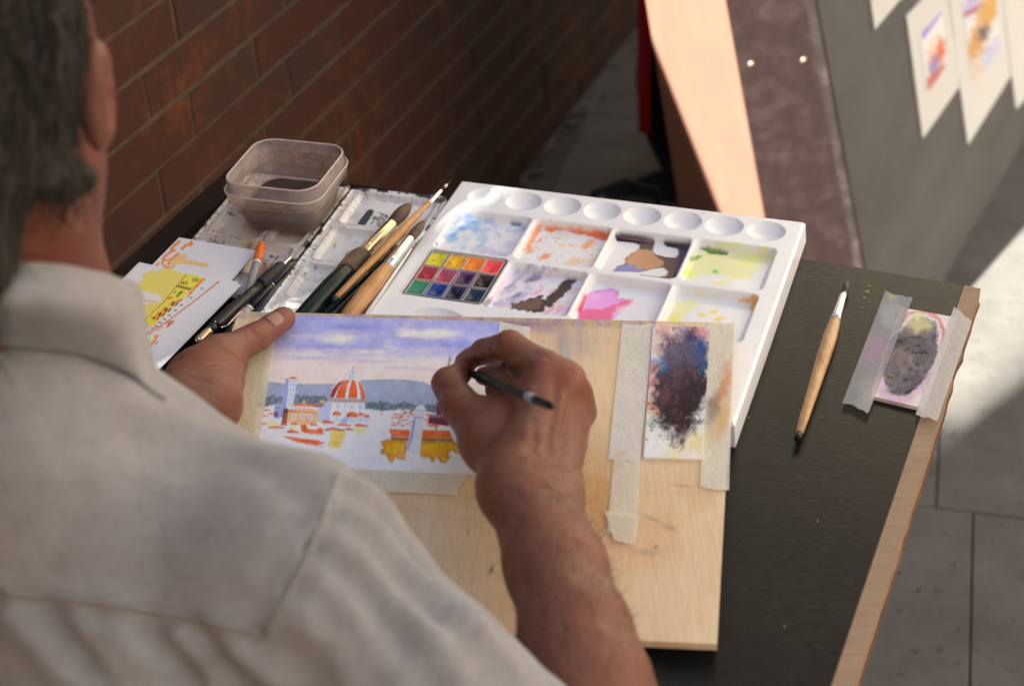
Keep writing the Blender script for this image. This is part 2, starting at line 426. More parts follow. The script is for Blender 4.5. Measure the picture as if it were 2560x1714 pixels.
house('reflection_darkener', np.array([-4., 21.5, 0]), np.array([28., -3.3, 0]), np.array([.5, 5, 0]), 33, M_pl3, 'unseen tall dark block added behind the sunlit yellow house to darken reflections', 9, -1)  # added out of view to hide bright sky from the table's reflection
house('bounce_facade', np.array([8.2, -12, 0]), np.array([1., 24, 0]), np.array([5., -.3, 0]), 10, M_pl2, 'unseen stone house added on the right to bounce warm light', 3, -1)  # added out of view, set close and pale to bounce warm light

# ================================================================== DISPLAY STAND behind the table
def leanpt(px, py, y): 
    v = ray(px, py); t = y / v[1]; return CAM + v * t
# brown end board: its face stands in a plane roughly square to the view
def trimp(px, py):                  # plane through the stand's foot, facing the viewer
    nrm = np.array([-.05, -1., -.02]); p0 = Z(1910, 880, 0); v = ray(px, py); t = (nrm @ (p0 - CAM)) / (nrm @ v); return CAM + t * v
M_brown = noisy('brown_painted_board', [(.3, (.016, .0062, .0054)), (.5, (.023, .0100, .009)), (.72, (.042, .025, .023))], 38, .6, .3, .001, bscale=90, dist=.2)
M_ply = noisy('pale_plywood', [(.2, (.232, .112, .072)), (.8, (.27, .138, .094))], 9, .7, .1, .0005, stretch=(3, 3, 1))
M_gray = noisy('grey_felt_board', [(.3, (.086, .082, .077)), (.7, (.122, .117, .110))], 4, .85, .2, .0006, stretch=(1, 1, 3), bscale=200)
M_rust = noisy('chipped_brown_edge', [(.3, (.015, .008, .007)), (.55, (.028, .017, .015)), (.75, (.08, .055, .047))], 30, .7, .4, .001)
stand = empty('display_stand', tuple(Z(1910, 880, 0))); tag(stand, 'leaning wooden display stand with brown end board and grey picture panel', 'display stand')
TLt, TRt, BRt, BLt = trimp(1647, -75), trimp(1826, -75), trimp(2004, 915), trimp(1818, 880)
TLt2 = TLt + (TLt - BLt) * .75; TRt2 = TRt + (TRt - BRt) * .75
BLt = BLt.copy(); BLt[2] = max(BLt[2], 0.0); BRt[2] = max(BRt[2], 0.0)
prism('end_board', [BLt, BRt, TRt2, TLt2], np.array([.004, .018, 0]), M_brown, stand, bevel=.0015)
M_screw = mat('screw_head', (.42, .27, .2), .45, .6)
for px, py in ((1718, 147), (1838, 138)):
    c = trimp(px, py); lathe('screw', c + np.array([0, .001, 0]), c + np.array([0, -.0025, 0]), [(0, .0044), (.5, .0044), (1, .0025)], M_screw, stand, 12)
bd = np.array([math.cos(rad(60)), math.sin(rad(60)), 0])    # the grey panel runs away in this direction
up = (TRt2 - BRt); 
def panel(name, o, a, b, th, m, parent, **k):
    n = np.cross(a, b); n = n / np.linalg.norm(n) * th; return prism(name, [o, o + a, o + a + b, o + b], n, m, parent, **k)
gx = BRt + np.array([.013, .004, 0])
panel('chipped_edge', gx - bd * .011 + np.array([.001, -.0006, 0]), bd * .012, up, -.0135, M_rust, stand)
panel('grey_panel', gx, bd * 2.1, up, -.012, M_gray, stand, bevel=.001)
def on_panel(px, py, off=.004):
    n = np.cross(bd, up); n /= np.linalg.norm(n); 
    if n[0] < 0: n = -n
    v = ray(px, py); p0 = gx + n * (off + .0); t = (n @ (p0 - CAM)) / (n @ v); return CAM + t * v, n
# plywood leaf folded back on the left of the end board
pl_top, pl_bot = V(1462, -75, 2.75), None
dirp = np.array([-.50, .60, 0]); nrm = np.cross(dirp, TLt2 - BLt)
def on_leaf(px, py):
    v = ray(px, py); t = (nrm @ (BLt - CAM)) / (nrm @ v); return CAM + t * v
a_, b_ = on_leaf(1464, -75), on_leaf(1566, 560); ext = (b_ - a_) / (b_ - a_)[2]; b0 = b_ - ext * b_[2]; a0 = b_ + ext * (TLt2[2] - b_[2])
prism('plywood_leaf', [BLt + np.array([-.001, .001, 0]), TLt2 + np.array([-.001, .001, 0]), a0, b0], np.array([.012, .012, 0]), M_ply, stand, bevel=.001)
print('leaf', BLt, TLt2, a0, b0)

M_card = mat('mount_card', rough=.8, attr='tint'); M_cardb = mat('card_white', (.74, .72, .68), .8)
def mounted(label, quad, art):
    P_ = [on_panel(*q)[0] for q in quad]; n = on_panel(*quad[0])[1]
    r = empty('mounted_picture', tuple(P_[3])); tag(r, label, 'picture', 'small watercolours hung on the grey panel')
    prism('mount_board', P_, -n * .0035, M_cardb, r, bevel=.0004)
    if art:
        s = Sheet([p + n * .0006 for p in [on_panel(*q, )[0] for q in art[0]]], 90, 110, (215, 205, 200), (215, 205, 200)); s.zoom(1500, 0, 2342 / 1060); art[1](s); s.build('painting', M_card, r)
def z6(x, y): return ((x / (2342 / 1060) + 1500) / DS, y / (2342 / 1060) / DS)
def art_a(s):
    s.poly([(1775, 190), (1885, 60), (1890, 75), (1785, 222)], (140, 110, 190), .85, warp=6)
    s.blob(1870, 300, 45, 95, (205, 120, 90), .9, .5, 2, warp=40, ws=22); s.blob(1850, 360, 30, 60, (120, 110, 170), .8, .4, warp=40, ws=18)
    s.poly([(1868, 180), (1905, 300), (1870, 330)], (205, 100, 70), .9, warp=4); s.poly([(1805, 430), (1915, 340), (1910, 380), (1812, 515)], (180, 95, 80), .9, warp=14)
    s.blob(1840, 250, 25, 60, (225, 190, 160), .6, .3)
def art_b(s):
    s.blob(2060, 30, 60, 80, (165, 150, 190), .8, .4, warp=40, ws=30); s.blob(2140, 60, 55, 150, (200, 145, 60), .95, .35, 2, warp=40, ws=24)
    s.blob(2080, 250, 60, 120, (195, 140, 70), .95, .4, 2, warp=50, ws=24); s.blob(2120, 180, 26, 60, (60, 55, 90), .8, .4, warp=40, ws=16)
    s.poly([(2000, 75), (2110, 25), (2115, 40), (2010, 100)], (170, 70, 70), .8, warp=6); s.blob(2160, 300, 50, 110, (165, 160, 195), .6, .5, warp=30); s.blob(2080, 400, 30, 70, (205, 160, 110), .6, .3, warp=20)
mounted('blank white card at the top edge, leftmost on the grey panel', [z6(1490, -60), z6(1750, -60), z6(1650, 10), z6(1520, 165)], None)
mounted('white mounted watercolour of a red roofed tower under a violet sky', [z6(1695, 90), z6(1920, -140), z6(1985, 480), z6(1785, 765)], ([z6(1765, 190), z6(1885, 40), z6(1925, 350), z6(1805, 520)], art_a))
mounted('larger white mounted watercolour of an ochre street, right of the tower picture', [z6(1900, -150), z6(2170, -420), z6(2270, 420), z6(2035, 800)], ([z6(1990, -40), z6(2170, -210), z6(2210, 270), z6(2060, 480)], art_b))
mounted('bright white card at the right edge of the grey panel', [z6(2200, -200), z6(2420, -420), z6(2480, 400), z6(2300, 605)], None)

# ================================================================== HAND TRUCK AND BAG beyond the table
M_red = mat('red_enamel', (.42, .012, .03), .35); M_black = mat('black_rubber', (.006, .006, .007), .75)
truck = empty('hand_truck', tuple(Z(1475, 395, 0.2))); tag(truck, 'red metal hand truck standing upright between the brick wall and the plywood', 'hand truck')
tb = V(1473, 420, 3.05); zt = tb.copy(); zt[2] = tb[2]
zb = tb.copy(); zb[2] = .12; zt = tb.copy(); zt[2] = 1.15
r2 = np.array([.30, .18, 0])
for k in (0, 1): box('upright', zb + r2 * k * .9 - np.array([.011, .011, 0]), np.array([.022, 0, 0]), np.array([0, .022, 0]), np.array([0, 0, 1.03]), M_red, truck, bevel=.003)
for h in (.35, .75, 1.1): tube('crossbar', [zb + np.array([0, 0, h - .12]), zb + r2 * .9 + np.array([0, 0, h - .12])], .009, M_red, truck)
box('toe_plate', zb - np.array([.02, .17, .1]), r2 * 1.0, np.array([-.06, .12, 0]), np.array([0, 0, .006]), M_black, truck)
wc = V(1530, 330, 3.0)
for k in (0,):
    hub = wc + np.array([.03, .02, 0]); hub[2] = .16
    ax = np.array([.93, .36, 0])
    lathe('wheel', hub - ax * .028, hub + ax * .028, [(0, .10), (.02, .145), (.3, .16), (.7, .16), (.98, .145), (1, .10)], M_black, truck, 32)
    hub2 = hub + r2 * .9
    lathe('wheel', hub2 - ax * .028, hub2 + ax * .028, [(0, .10), (.02, .145), (.3, .16), (.7, .16), (.98, .145), (1, .10)], M_black, truck, 32)
    tube('axle', [hub, hub2], .01, M_red, truck)
M_bag = noisy('black_canvas', [(.3, (.008, .009, .008)), (.7, (.016, .018, .016))], 20, .9, .5, .003)
bc = V(1430, 470, 2.65)
bag = empty('shoulder_bag', (bc[0], bc[1], 0)); tag(bag, 'black rounded canvas bag standing behind the white palette', 'bag')
bm = bmesh.new(); bmesh.ops.create_icosphere(bm, subdivisions=4, radius=1)
for v in bm.verts:
    x, y, z = v.co; s = 1 + .05 * math.sin(5 * x + 3 * z) + .03 * math.sin(9 * y)
    v.co = (bc[0] + .165 * s * x, bc[1] + .10 * s * y, bc[2] * .5 + (bc[2] * .5) * z * (1 if z < 0 else 1) * (1 - .0 * x))
bm_obj('body', bm, M_bag, bag, smooth=True)
tube('handle', [bc + np.array([-.06, 0, -.03]), bc + np.array([-.05, .01, .02]), bc + np.array([0, .015, .035]), bc + np.array([.05, .01, .02]), bc + np.array([.06, 0, -.03])], .007, M_bag, bag)

# ================================================================== TABLE
TZ = .75
TC = np.array([.3963, 1.1355, TZ]); tu = np.array([math.cos(rad(-24.15)), math.sin(rad(-24.15)), 0]); tv = np.array([-tu[1], tu[0], 0])
def tp(u, v, z=TZ): return TC + tu * u + tv * v + np.array([0, 0, z - TZ])
M_paint = mat('black_gloss_paint', (.006, .006, .0055), .13, spec=.16)
v_ = coords(M_paint, (1, 2.2, 1), (0, 0, rad(24.15)))
n1 = noise(M_paint, v_, 120, 6, .78, 1.6); n2 = noise(M_paint, coords(M_paint), 14, 3, .5)
cr = N(M_paint, 'ShaderNodeMath', operation='MULTIPLY'); L(M_paint, n1, cr.inputs[0])
L(M_paint, ramp(M_paint, n2, [(.3, (.55, .55, .55)), (.7, (1, 1, 1))]), cr.inputs[1])
bump(M_paint, cr.outputs[0], .16, .0022)
n3 = noise(M_paint, coords(M_paint), 380, 2, .5)
setc(M_paint, mix(M_paint, ramp(M_paint, n3, [(.72, (0, 0, 0)), (.76, (.5, .5, .5))]), (.010, .010, .009), (.10, .09, .07)))
M_wood = mat('bare_plywood', rough=.6); v_ = coords(M_wood, (3, 60, 3), (0, 0, rad(24.76)))
wf = noise(M_wood, v_, 8, 6, .7, .4); wf2 = noise(M_wood, coords(M_wood), 22, 4, .6)
c_ = ramp(M_wood, wf, [(.25, (.22, .13, .07)), (.5, (.35, .225, .13)), (.8, (.44, .30, .18))])
setc(M_wood, mix(M_wood, ramp(M_wood, wf2, [(.2, (.5, .5, .5)), (.38, (0, 0, 0))]), c_, (.19, .11, .065))); bump(M_wood, wf, .25, .0006)
M_edge = noisy('plywood_edge', [(.3, (.10, .042, .016)), (.5, (.20, .095, .042)), (.7, (.33, .18, .09))], 10, .75, .5, .001, stretch=(2, 2, 60))
M_frame = noisy('black_frame_wood', [(.3, (.006, .004, .003)), (.7, (.014, .008, .006))], 14, .4, .2, .001)
table = empty('painting_table', tuple(tp(-.34, -.28, 0))); tag(table, 'low table with crackled black painted top and bare plywood edge', 'table')
WT, DT, SW = .70, .58, .0145
box('tabletop', tp(-WT, -DT, TZ - .018), tu * (WT - SW), tv * DT, np.array([0, 0, .018]), M_paint, table, bevel=.0008)
# bare strip with a slightly ragged outer edge
ring = [tp(-SW + .0002, -DT), tp(-SW + .0002, 0)]
r_ = random.Random(5); ring_o = []
for k in range(41):
    v = -DT * k / 40; ring_o.append(tp((-.0006 * abs(math.sin(k * 2.1)) - r_.uniform(0, .0009)) - (.0012 if 6 < k < 9 else 0), v - (.0 if k else .001)))
prism('bare_strip', [p - np.array([0, 0, .0145]) for p in ring + ring_o], np.array([0, 0, .0142]), M_wood, table)
prism('ply_layer', [p - np.array([0, 0, .018]) for p in ring + [q + tu * .0012 for q in ring_o]], np.array([0, 0, .0033]), M_edge, table)
box('rail', tp(-WT + .001, -DT - .0, TZ - .018), -tu * .03, tv * (DT + .005), np.array([0, 0, .016]), M_frame, table, bevel=.002)
box('apron', tp(-WT + .05, -.04, TZ - .068), tu * (WT - .1), tv * .018, np.array([0, 0, .0498]), M_frame, table)
for a_, b_ in ((-.64, -.07), (-.10, -.07), (-.64, -.52), (-.10, -.52)):
    box('leg', tp(a_ - .018, b_ - .018, 0), tu * .036, tv * .036, np.array([0, 0, TZ - .069]), M_frame, table, bevel=.002)

M_drop = mat('dried_green_paint', (.10, .20, .015), .4); M_fleck = mat('white_fleck', (.25, .25, .24), .6)
r_ = random.Random(17)
def drop(name, x, y, rx, m):
    c = Z(x, y, TZ); bm = bmesh.new(); bmesh.ops.create_circle(bm, cap_ends=True, segments=14, radius=1)
    for v in bm.verts: a = math.atan2(v.co.y, v.co.x); q = rx * (1 + .35 * math.sin(3 * a + x) + .2 * math.sin(5 * a)); v.co = (c[0] + q * math.cos(a), c[1] + 1.5 * q * math.sin(a), TZ + .0004)
    bm_obj(name, bm, m, table)
for x, y, q in ((1988, 655, .0014), (1984, 668, .0020), (1977, 682, .0013), (1990, 690, .0007), (1972, 704, .0009)): drop('paint_drop', x, y, q, M_drop)
for k in range(7): drop('paint_fleck', r_.uniform(1690, 2050), r_.uniform(1020, 1560) if k % 3 else r_.uniform(760, 1000), r_.uniform(.0003, .0006), M_fleck)

# ================================================================== PLASTIC PALETTE
M_plastic = mat('white_plastic', rough=.25, attr='tint', spec=.5); bsdf(M_plastic).inputs['Subsurface Weight'].default_value = .08
bsdf(M_plastic).inputs['Subsurface Radius'].default_value = (.004, .003, .003)
bump(M_plastic, noise(M_plastic, coords(M_plastic), 60, 3), .04, .001)
M_wash = mat('drying_paint', rough=.16, attr='tint', spec=.3)
M_plwhite = mat('palette_rim', (.84, .83, .83), .3)
PZ = .772; PO = Z(1055, 412, PZ); pang = rad(-20.03); px_ = np.array([math.cos(pang), math.sin(pang), 0]); py_ = np.array([px_[1], -px_[0], 0])
def pp(x, y, z=0): return PO + px_ * x * .001 + py_ * y * .001 + np.array([0, 0, z])
palette = empty('plastic_palette', tuple(pp(160, 150, -.02))); tag(palette, 'large white plastic palette with mixing wells full of smeared colours', 'palette')
PW, PH = 321, 301
S = Sheet([pp(0, 0), pp(PW, 0), pp(PW, PH), pp(0, PH)], 484, 453, (205, 202, 205), (205, 203, 208), .90)
X = S.u * PW; Y = S.v * PH
def rrect(x0, x1, y0, y1, r):
    dx = np.abs(X - (x0 + x1) / 2) - (x1 - x0) / 2 + r; dy = np.abs(Y - (y0 + y1) / 2) - (y1 - y0) / 2 + r
    return np.minimum(np.maximum(dx, dy), 0) + np.hypot(np.maximum(dx, 0), np.maximum(dy, 0)) - r
wells = {'w1': (15, 86, 50, 119), 'w2': (89, 160, 50, 119), 'w3': (162, 232, 50, 119), 'w4': (235, 306, 50, 119),
         'w5': (90, 160, 126, 197), 'w6': (162, 232, 126, 197), 'w7': (234, 305, 125, 197), 'pans': (16, 87, 123, 196)}
h = np.zeros(len(X)); reg = np.zeros(len(X), int)
for i, (k, b) in enumerate(wells.items()):
    d = rrect(*b, 6 if k != 'pans' else 4); dep = 5.2 + 3.0 * sstep(b[2] + 66, b[2] + 2, Y) if k != 'pans' else 9
    wdt = 4.0 if k != 'pans' else 2.0
    h -= dep * sstep(0.4, -wdt, d); reg[(d < -.8)] = i + 1
for k in range(8):
    r = np.hypot(X - 32 - 37 * k, Y - 24); h -= 6.5 * np.clip(1 - (r / 16.4) ** 2, 0, 1) ** .75
for cx_ in (58, 128, 198, 268):
    r = np.hypot((X - cx_) / 31, (Y - 238) / 29); h -= 8 * np.clip(1 - r ** 2, 0, 1) ** .75
h -= 2.2 * sstep(2.2, 0, np.minimum(np.minimum(X, PW - X), np.minimum(Y, PH - Y)))
S.h = h * .001
S.q = proj(S.P + S.n * S.h[:, None]); S.x = S.q[:, 0]; S.y = S.q[:, 1]; S.zoom()
def in_well(k, idx=slice(None)):
    b = wells[k]; return rrect(*b, 4)[idx] < 1
S.px = 1
# paint, measured in two closer looks at the photograph
Z4 = (950, 420, 3.825); Z5 = (1400, 480, 3.01571)
G = np.stack([S.x, S.y], -1)
def restrict(k, fn):
    old = S.c.copy(); fn(); m = in_well(k)[:, None]; S.c = np.where(m, S.c, old)
def w1():
    S.zoom(*Z4); r = random.Random(31)
    fl = [(700, 500), (800, 445), (1420, 525), (1400, 560), (1250, 850), (530, 745)]
    S.poly(fl, (208, 215, 226), .9, soft=16, warp=12, ws=40)
    for k in range(120):
        v = r.uniform(0, 1); x0 = 720 - 170 * v; x = x0 + r.uniform(0, 1) ** 1.1 * 660; y = 470 + 300 * v + (x - x0) * .12; t = -.35 - .25 * r.random() if x < 1000 else r.uniform(-.9, .6); ln = r.uniform(30, 120)
        c = r.choice([(110, 158, 210), (90, 140, 200), (140, 178, 216), (214, 222, 232), (222, 224, 232)]) if x < 1020 else r.choice([(165, 165, 205), (205, 186, 208), (190, 185, 215), (222, 218, 212), (150, 150, 190), (214, 214, 205), (222, 214, 222)])
        S.stroke([(x, y), (x + ln * .5 * math.cos(t), y + ln * .5 * math.sin(t)), (x + ln * math.cos(t + .2), y + ln * math.sin(t + .2))], r.uniform(22, 60), c, r.uniform(.35, .7), soft=26, warp=14, ws=20, seed=k)
    S.blob(1050, 640, 90, 50, (224, 224, 210), .6, .3, warp=30); S.blob(1030, 795, 190, 22, (190, 165, 185), .6, .12, warp=50, ws=40)
    S.poly([(1245, 515), (1355, 530), (1345, 560), (1260, 550)], (55, 95, 130), .9, soft=10); S.blob(540, 725, 14, 22, (40, 75, 110), .9)
    for p in ([(700, 530), (820, 470), (980, 480)], [(560, 740), (700, 690), (820, 640)]): S.stroke(p, 8, (90, 130, 185), .6, soft=8, warp=8)
restrict('w1', w1)
def w2():
    S.zoom(*Z4); g = np.stack([S.X, S.Y], -1)
    S.poly([(1340, 830), (1380, 760), (1440, 640), (1500, 540), (1560, 540), (1480, 690), (1400, 780)], (226, 118, 70), .9, soft=10, warp=22, ws=30)
    S.poly([(1560, 560), (1700, 560), (1850, 585), (2190, 615), (2170, 690), (2080, 680), (1960, 640), (1760, 600), (1640, 600)], (236, 110, 70), .95, soft=10, warp=20, ws=40)
    S.poly([(1960, 610), (2190, 635), (2185, 655), (1980, 632)], (205, 70, 50), .8, soft=10)
    for (x, y, a, b, r, c) in [(1630, 590, 50, 18, .1, (228, 125, 80)), (1880, 600, 70, 22, .1, (226, 112, 66)), (1990, 730, 80, 34, -.6, (234, 145, 105)), (1430, 790, 45, 32, -.4, (230, 140, 100)), (1580, 845, 70, 26, -.35, (228, 130, 90)), (1520, 700, 50, 12, -.7, (220, 110, 70)), (1740, 745, 40, 22, -.1, (226, 190, 165)), (1760, 665, 40, 28, .2, (232, 200, 180)), (1850, 900, 100, 38, -.2, (226, 178, 155)), (2010, 890, 60, 24, -.5, (222, 190, 170))]:
        S.blob(x, y, a, b, c, .95, r, 3, warp=26, ws=26, seed=int(x))
    f = fbm(g / 16, 6, 3); S.put(slice(None), sstep(.66, .72, f) * .7, (222, 135, 95)); S.blob(1930, 565, 190, 12, (215, 165, 130), .7, .13, warp=14)
restrict('w2', w2)
def w3():
    S.zoom(*Z5)
    S.poly([(412, 330), (430, 308), (560, 325), (700, 350), (715, 375), (700, 440), (720, 470), (800, 490), (870, 495), (895, 465), (890, 430), (800, 410), (775, 385), (800, 365), (985, 385), (990, 420), (950, 520), (900, 600), (870, 645), (800, 660), (560, 630), (610, 622), (740, 640), (800, 630), (815, 600), (780, 570), (700, 580), (600, 605), (520, 600), (400, 598), (430, 560), (490, 540), (490, 500), (540, 460), (595, 440), (600, 400), (560, 385), (430, 372)], (92, 72, 70), 1, soft=6)
    S.poly([(595, 425), (700, 440), (720, 480), (780, 530), (770, 560), (640, 590), (530, 570), (495, 520), (540, 465)], (170, 132, 100), 1, soft=10, warp=10)
    S.poly([(400, 598), (440, 555), (500, 545), (580, 545), (560, 580), (650, 575), (600, 603), (520, 602)], (120, 125, 170), .95, soft=8, warp=8)
    S.poly([(412, 330), (430, 308), (560, 325), (700, 350), (712, 378), (600, 384), (430, 370)], (38, 26, 42), 1, soft=6); S.poly([(780, 375), (800, 362), (988, 385), (985, 412), (850, 412), (800, 405)], (38, 26, 42), 1, soft=6)
    S.poly([(890, 420), (985, 415), (950, 520), (900, 600), (870, 645), (850, 640), (900, 520)], (62, 50, 85), .9, soft=14, warp=6)
    S.poly([(450, 338), (690, 372), (690, 378), (450, 345)], (175, 130, 150), .8, soft=3); S.poly([(820, 382), (970, 400), (970, 405), (820, 388)], (150, 110, 140), .8, soft=3)
restrict('w3', w3)
def w4():
    S.zoom(*Z5)
    S.poly([(905, 655), (960, 560), (990, 490), (1080, 430), (1250, 445), (1400, 450), (1560, 470), (1620, 500), (1480, 590), (1440, 650), (1300, 640), (1150, 640), (1000, 640)], (214, 222, 130), .72, soft=30, warp=30, ws=60)
    S.blob(1430, 520, 110, 30, (215, 222, 110), .7, -.3, warp=30); S.blob(1380, 610, 80, 40, (218, 224, 150), .6, -.5, warp=30); S.blob(960, 600, 40, 50, (200, 212, 90), .7, -.7, warp=10)
    S.poly([(1045, 425), (1110, 415), (1270, 455), (1255, 475), (1130, 465), (1095, 440)], (95, 135, 45), .95, soft=6, warp=5, edge=.5)
    S.poly([(975, 495), (1040, 475), (1075, 485), (1030, 510), (985, 525)], (110, 145, 60), .95, soft=8, warp=6)
    S.blob(1172, 600, 20, 12, (40, 110, 70), .95); S.blob(1172, 600, 42, 26, (150, 205, 120), .5)
    S.poly([(1180, 375), (1340, 380), (1420, 395), (1400, 410), (1180, 405)], (196, 206, 80), .7, soft=12, warp=10); S.blob(1540, 425, 45, 26, (196, 206, 80), .75, .3, warp=14)
    S.blob(1215, 685, 90, 22, (225, 190, 130), .75, .0, 3, warp=22, ws=30)
restrict('w4', w4)
def w5():
    S.zoom(*Z4); r = random.Random(37)
    fl = [(1230, 1000), (1300, 960), (1850, 1040), (1900, 1090), (1800, 1420), (1000, 1310), (1100, 1180)]
    S.poly(fl, (200, 190, 208), .9, soft=14, warp=10, ws=40)
    for k in range(170):
        v = r.random(); x0 = 1250 - 220 * v; x = x0 + r.random() * 640; y = 980 + 350 * v + (x - x0) * .12; t = r.uniform(-.75, -.15); ln = r.uniform(40, 150)
        c = r.choice([(196, 180, 205), (180, 165, 190), (210, 190, 205), (120, 122, 165), (100, 110, 150), (190, 150, 165), (216, 200, 205), (90, 84, 110)]) if x < 1600 - 300 * v else r.choice([(222, 214, 222), (210, 190, 200), (228, 222, 228), (200, 150, 155)])
        S.stroke([(x, y), (x + ln * .5 * math.cos(t), y + ln * .5 * math.sin(t)), (x + ln * math.cos(t - .15), y + ln * math.sin(t - .15))], r.uniform(14, 40), c, r.uniform(.35, .75), soft=18, warp=12, ws=20, seed=k)
    S.poly([(1800, 1050), (1890, 1065), (1880, 1090), (1840, 1110), (1830, 1160), (1700, 1270), (1620, 1330), (1590, 1320), (1560, 1380), (1420, 1370), (1260, 1340), (1250, 1300), (1400, 1260), (1560, 1210), (1540, 1250), (1570, 1260), (1690, 1160), (1740, 1090)], (54, 42, 42), 1, soft=8, warp=20, ws=30)
    S.poly([(1270, 1300), (1400, 1265), (1530, 1240), (1560, 1290), (1520, 1350), (1380, 1360), (1270, 1335)], (96, 74, 68), .95, soft=14, warp=12)
    for k in range(26): x = r.gauss(1720, 50); y = r.gauss(1350, 34); S.stroke([(x, y), (x + r.uniform(10, 40), y - r.uniform(10, 40))], r.uniform(4, 12), r.choice([(205, 140, 135), (222, 190, 185), (180, 110, 110)]), .7, soft=6, warp=6)
    S.blob(1030, 1280, 30, 60, (80, 60, 60), .8, .7, warp=10)
    for x, y in ((1415, 925), (1490, 915), (1565, 940), (1610, 945), (1665, 960), (1690, 965)): S.blob(x, y, 13, 8, (110, 60, 60), .85, .4)
restrict('w5', w5)
def w6():
    S.zoom(*Z5)
    S.poly([(130, 890), (190, 775), (250, 745), (400, 725), (445, 745), (430, 800), (560, 810), (560, 830), (470, 900), (400, 960), (140, 960)], (222, 135, 205), .9, soft=10, warp=12, edge=.15)
    S.poly([(135, 895), (200, 880), (300, 880), (420, 840), (500, 815), (565, 815), (480, 875), (400, 910), (395, 965), (140, 965)], (206, 92, 135), .95, soft=10, warp=14, ws=36)
    S.poly([(128, 890), (185, 775), (208, 775), (160, 905)], (175, 20, 60), 1, soft=6); S.blob(270, 785, 38, 26, (226, 165, 225), .7, .2)
    S.poly([(420, 880), (560, 840), (760, 700), (800, 740), (740, 960), (400, 965)], (224, 198, 222), .7, soft=30, warp=26, ws=60); S.blob(620, 830, 90, 60, (226, 200, 205), .7, .3, 3, warp=30)
    S.poly([(470, 700), (840, 690), (820, 740), (700, 720), (520, 725)], (205, 190, 218), .6, soft=30)
restrict('w6', w6)
def w7():
    S.zoom(*Z5)
    S.poly([(800, 970), (850, 880), (900, 825), (1010, 810), (1060, 850), (990, 890), (940, 930), (920, 975)], (232, 212, 150), .85, soft=16, warp=22, ws=40)
    for (x, y, a, b, r, c) in [(1070, 925, 40, 20, .1, (222, 190, 110)), (1160, 902, 32, 20, .1, (222, 188, 90)), (1200, 955, 56, 17, -.15, (214, 180, 70)), (1048, 755, 26, 14, 0, (228, 200, 120)), (960, 778, 14, 7, 0, (226, 195, 110)), (1075, 800, 22, 9, .2, (228, 205, 150)), (1182, 800, 16, 8, .2, (228, 200, 140)), (860, 950, 50, 34, -.7, (226, 196, 110))]:
        S.blob(x, y, a, b, c, .9, r, 3, warp=8, ws=16)
    S.poly([(1340, 835), (1370, 805), (1430, 800), (1440, 770), (1480, 775), (1495, 800), (1470, 860), (1445, 905), (1435, 870), (1455, 830), (1400, 825)], (205, 150, 60), .95, soft=8, warp=10, ws=20)
restrict('w7', w7)
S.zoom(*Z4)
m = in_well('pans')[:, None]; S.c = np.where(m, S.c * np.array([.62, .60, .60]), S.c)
S.zoom(*Z5)
for x, y, r in ((1080, 160, 8), (1022, 280, 9), (1130, 1140, 5), (500, 150, 3)): S.blob(x, y, r, 3, (90, 90, 150), .85, .3)
S.c *= (1 + (fbm(np.stack([S.u, S.v], -1) * 40, 3, 3) - .5) * .05)[:, None]
S.soften(2, .6)
# dirt gathers where brushes are wiped on the rim of the pan tray
d = rrect(*wells['pans'], 4); S.put(slice(None), np.exp(-(d / 1.6) ** 2) * .35 * fbm(np.stack([X, Y], -1) / 3, 2, 3), (120, 110, 100))
# the moulded body and each painted well floor become pieces of their own
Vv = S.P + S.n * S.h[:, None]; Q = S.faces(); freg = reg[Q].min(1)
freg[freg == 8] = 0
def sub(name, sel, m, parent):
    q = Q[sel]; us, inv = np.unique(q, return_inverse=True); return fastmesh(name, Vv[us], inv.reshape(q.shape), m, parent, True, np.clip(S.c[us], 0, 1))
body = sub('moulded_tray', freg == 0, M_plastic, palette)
WL = ['blue and lilac wash', 'flame orange wash', 'brown and violet puddles', 'lime green wash', 'mauve grey wash with a dark brown smear', 'magenta pink wash', 'thin ochre yellow wash']
for k in range(7):
    o = sub('paint_wash', freg == k + 1, M_wash, palette); o['label'] = WL[k] + ' drying in a square well'
i = np.arange(S.nu * S.nv).reshape(S.nv, S.nu); rim = np.concatenate([i[0, :-1], i[:-1, -1], i[-1, :0:-1], i[:0:-1, 0]])
top = Vv[rim]; low = S.P[rim].copy(); ctr = S.P.mean(0); low += (low - ctr) / np.linalg.norm(low - ctr, axis=1)[:, None] * .0018; low[:, 2] = TZ + .0012; k = len(rim); a = np.arange(k); b = (a + 1) % k
fastmesh('outer_wall', np.concatenate([top, low]), np.stack([a, b, k + b, k + a], 1), M_plwhite, palette, False)

# --- twelve half pans
PCOL = [('lemon yellow', (205, 190, 40), (120, 130, 30), (150, 160, 60)), ('golden yellow', (226, 160, 20), (160, 100, 10), (215, 165, 60)), ('bright orange', (240, 120, 30), (225, 80, 30), (240, 150, 60)), ('scarlet', (215, 60, 65), (200, 40, 50), (240, 120, 110)),
        ('crimson', (150, 38, 55), (110, 30, 45), (190, 90, 110)), ('dull rose', (155, 60, 85), (130, 70, 110), (185, 120, 140)), ('deep purple', (85, 40, 90), (40, 18, 50), (140, 100, 150)), ('brown black', (40, 28, 30), (14, 10, 12), (95, 80, 85)),
        ('emerald green', (50, 120, 100), (60, 100, 120), (110, 150, 100)), ('cobalt blue', (30, 60, 140), (10, 15, 50), (80, 110, 180)), ('indigo', (28, 24, 60), (8, 6, 20), (80, 80, 120)), ('slate blue', (28, 42, 62), (12, 18, 30), (70, 95, 120))]
M_cake = mat('damp_paint_cake', rough=.3, attr='tint', spec=.25)
M_pan = mat('pan_plastic', rough=.35, attr='tint')
rowoff = [0, 0, 0]
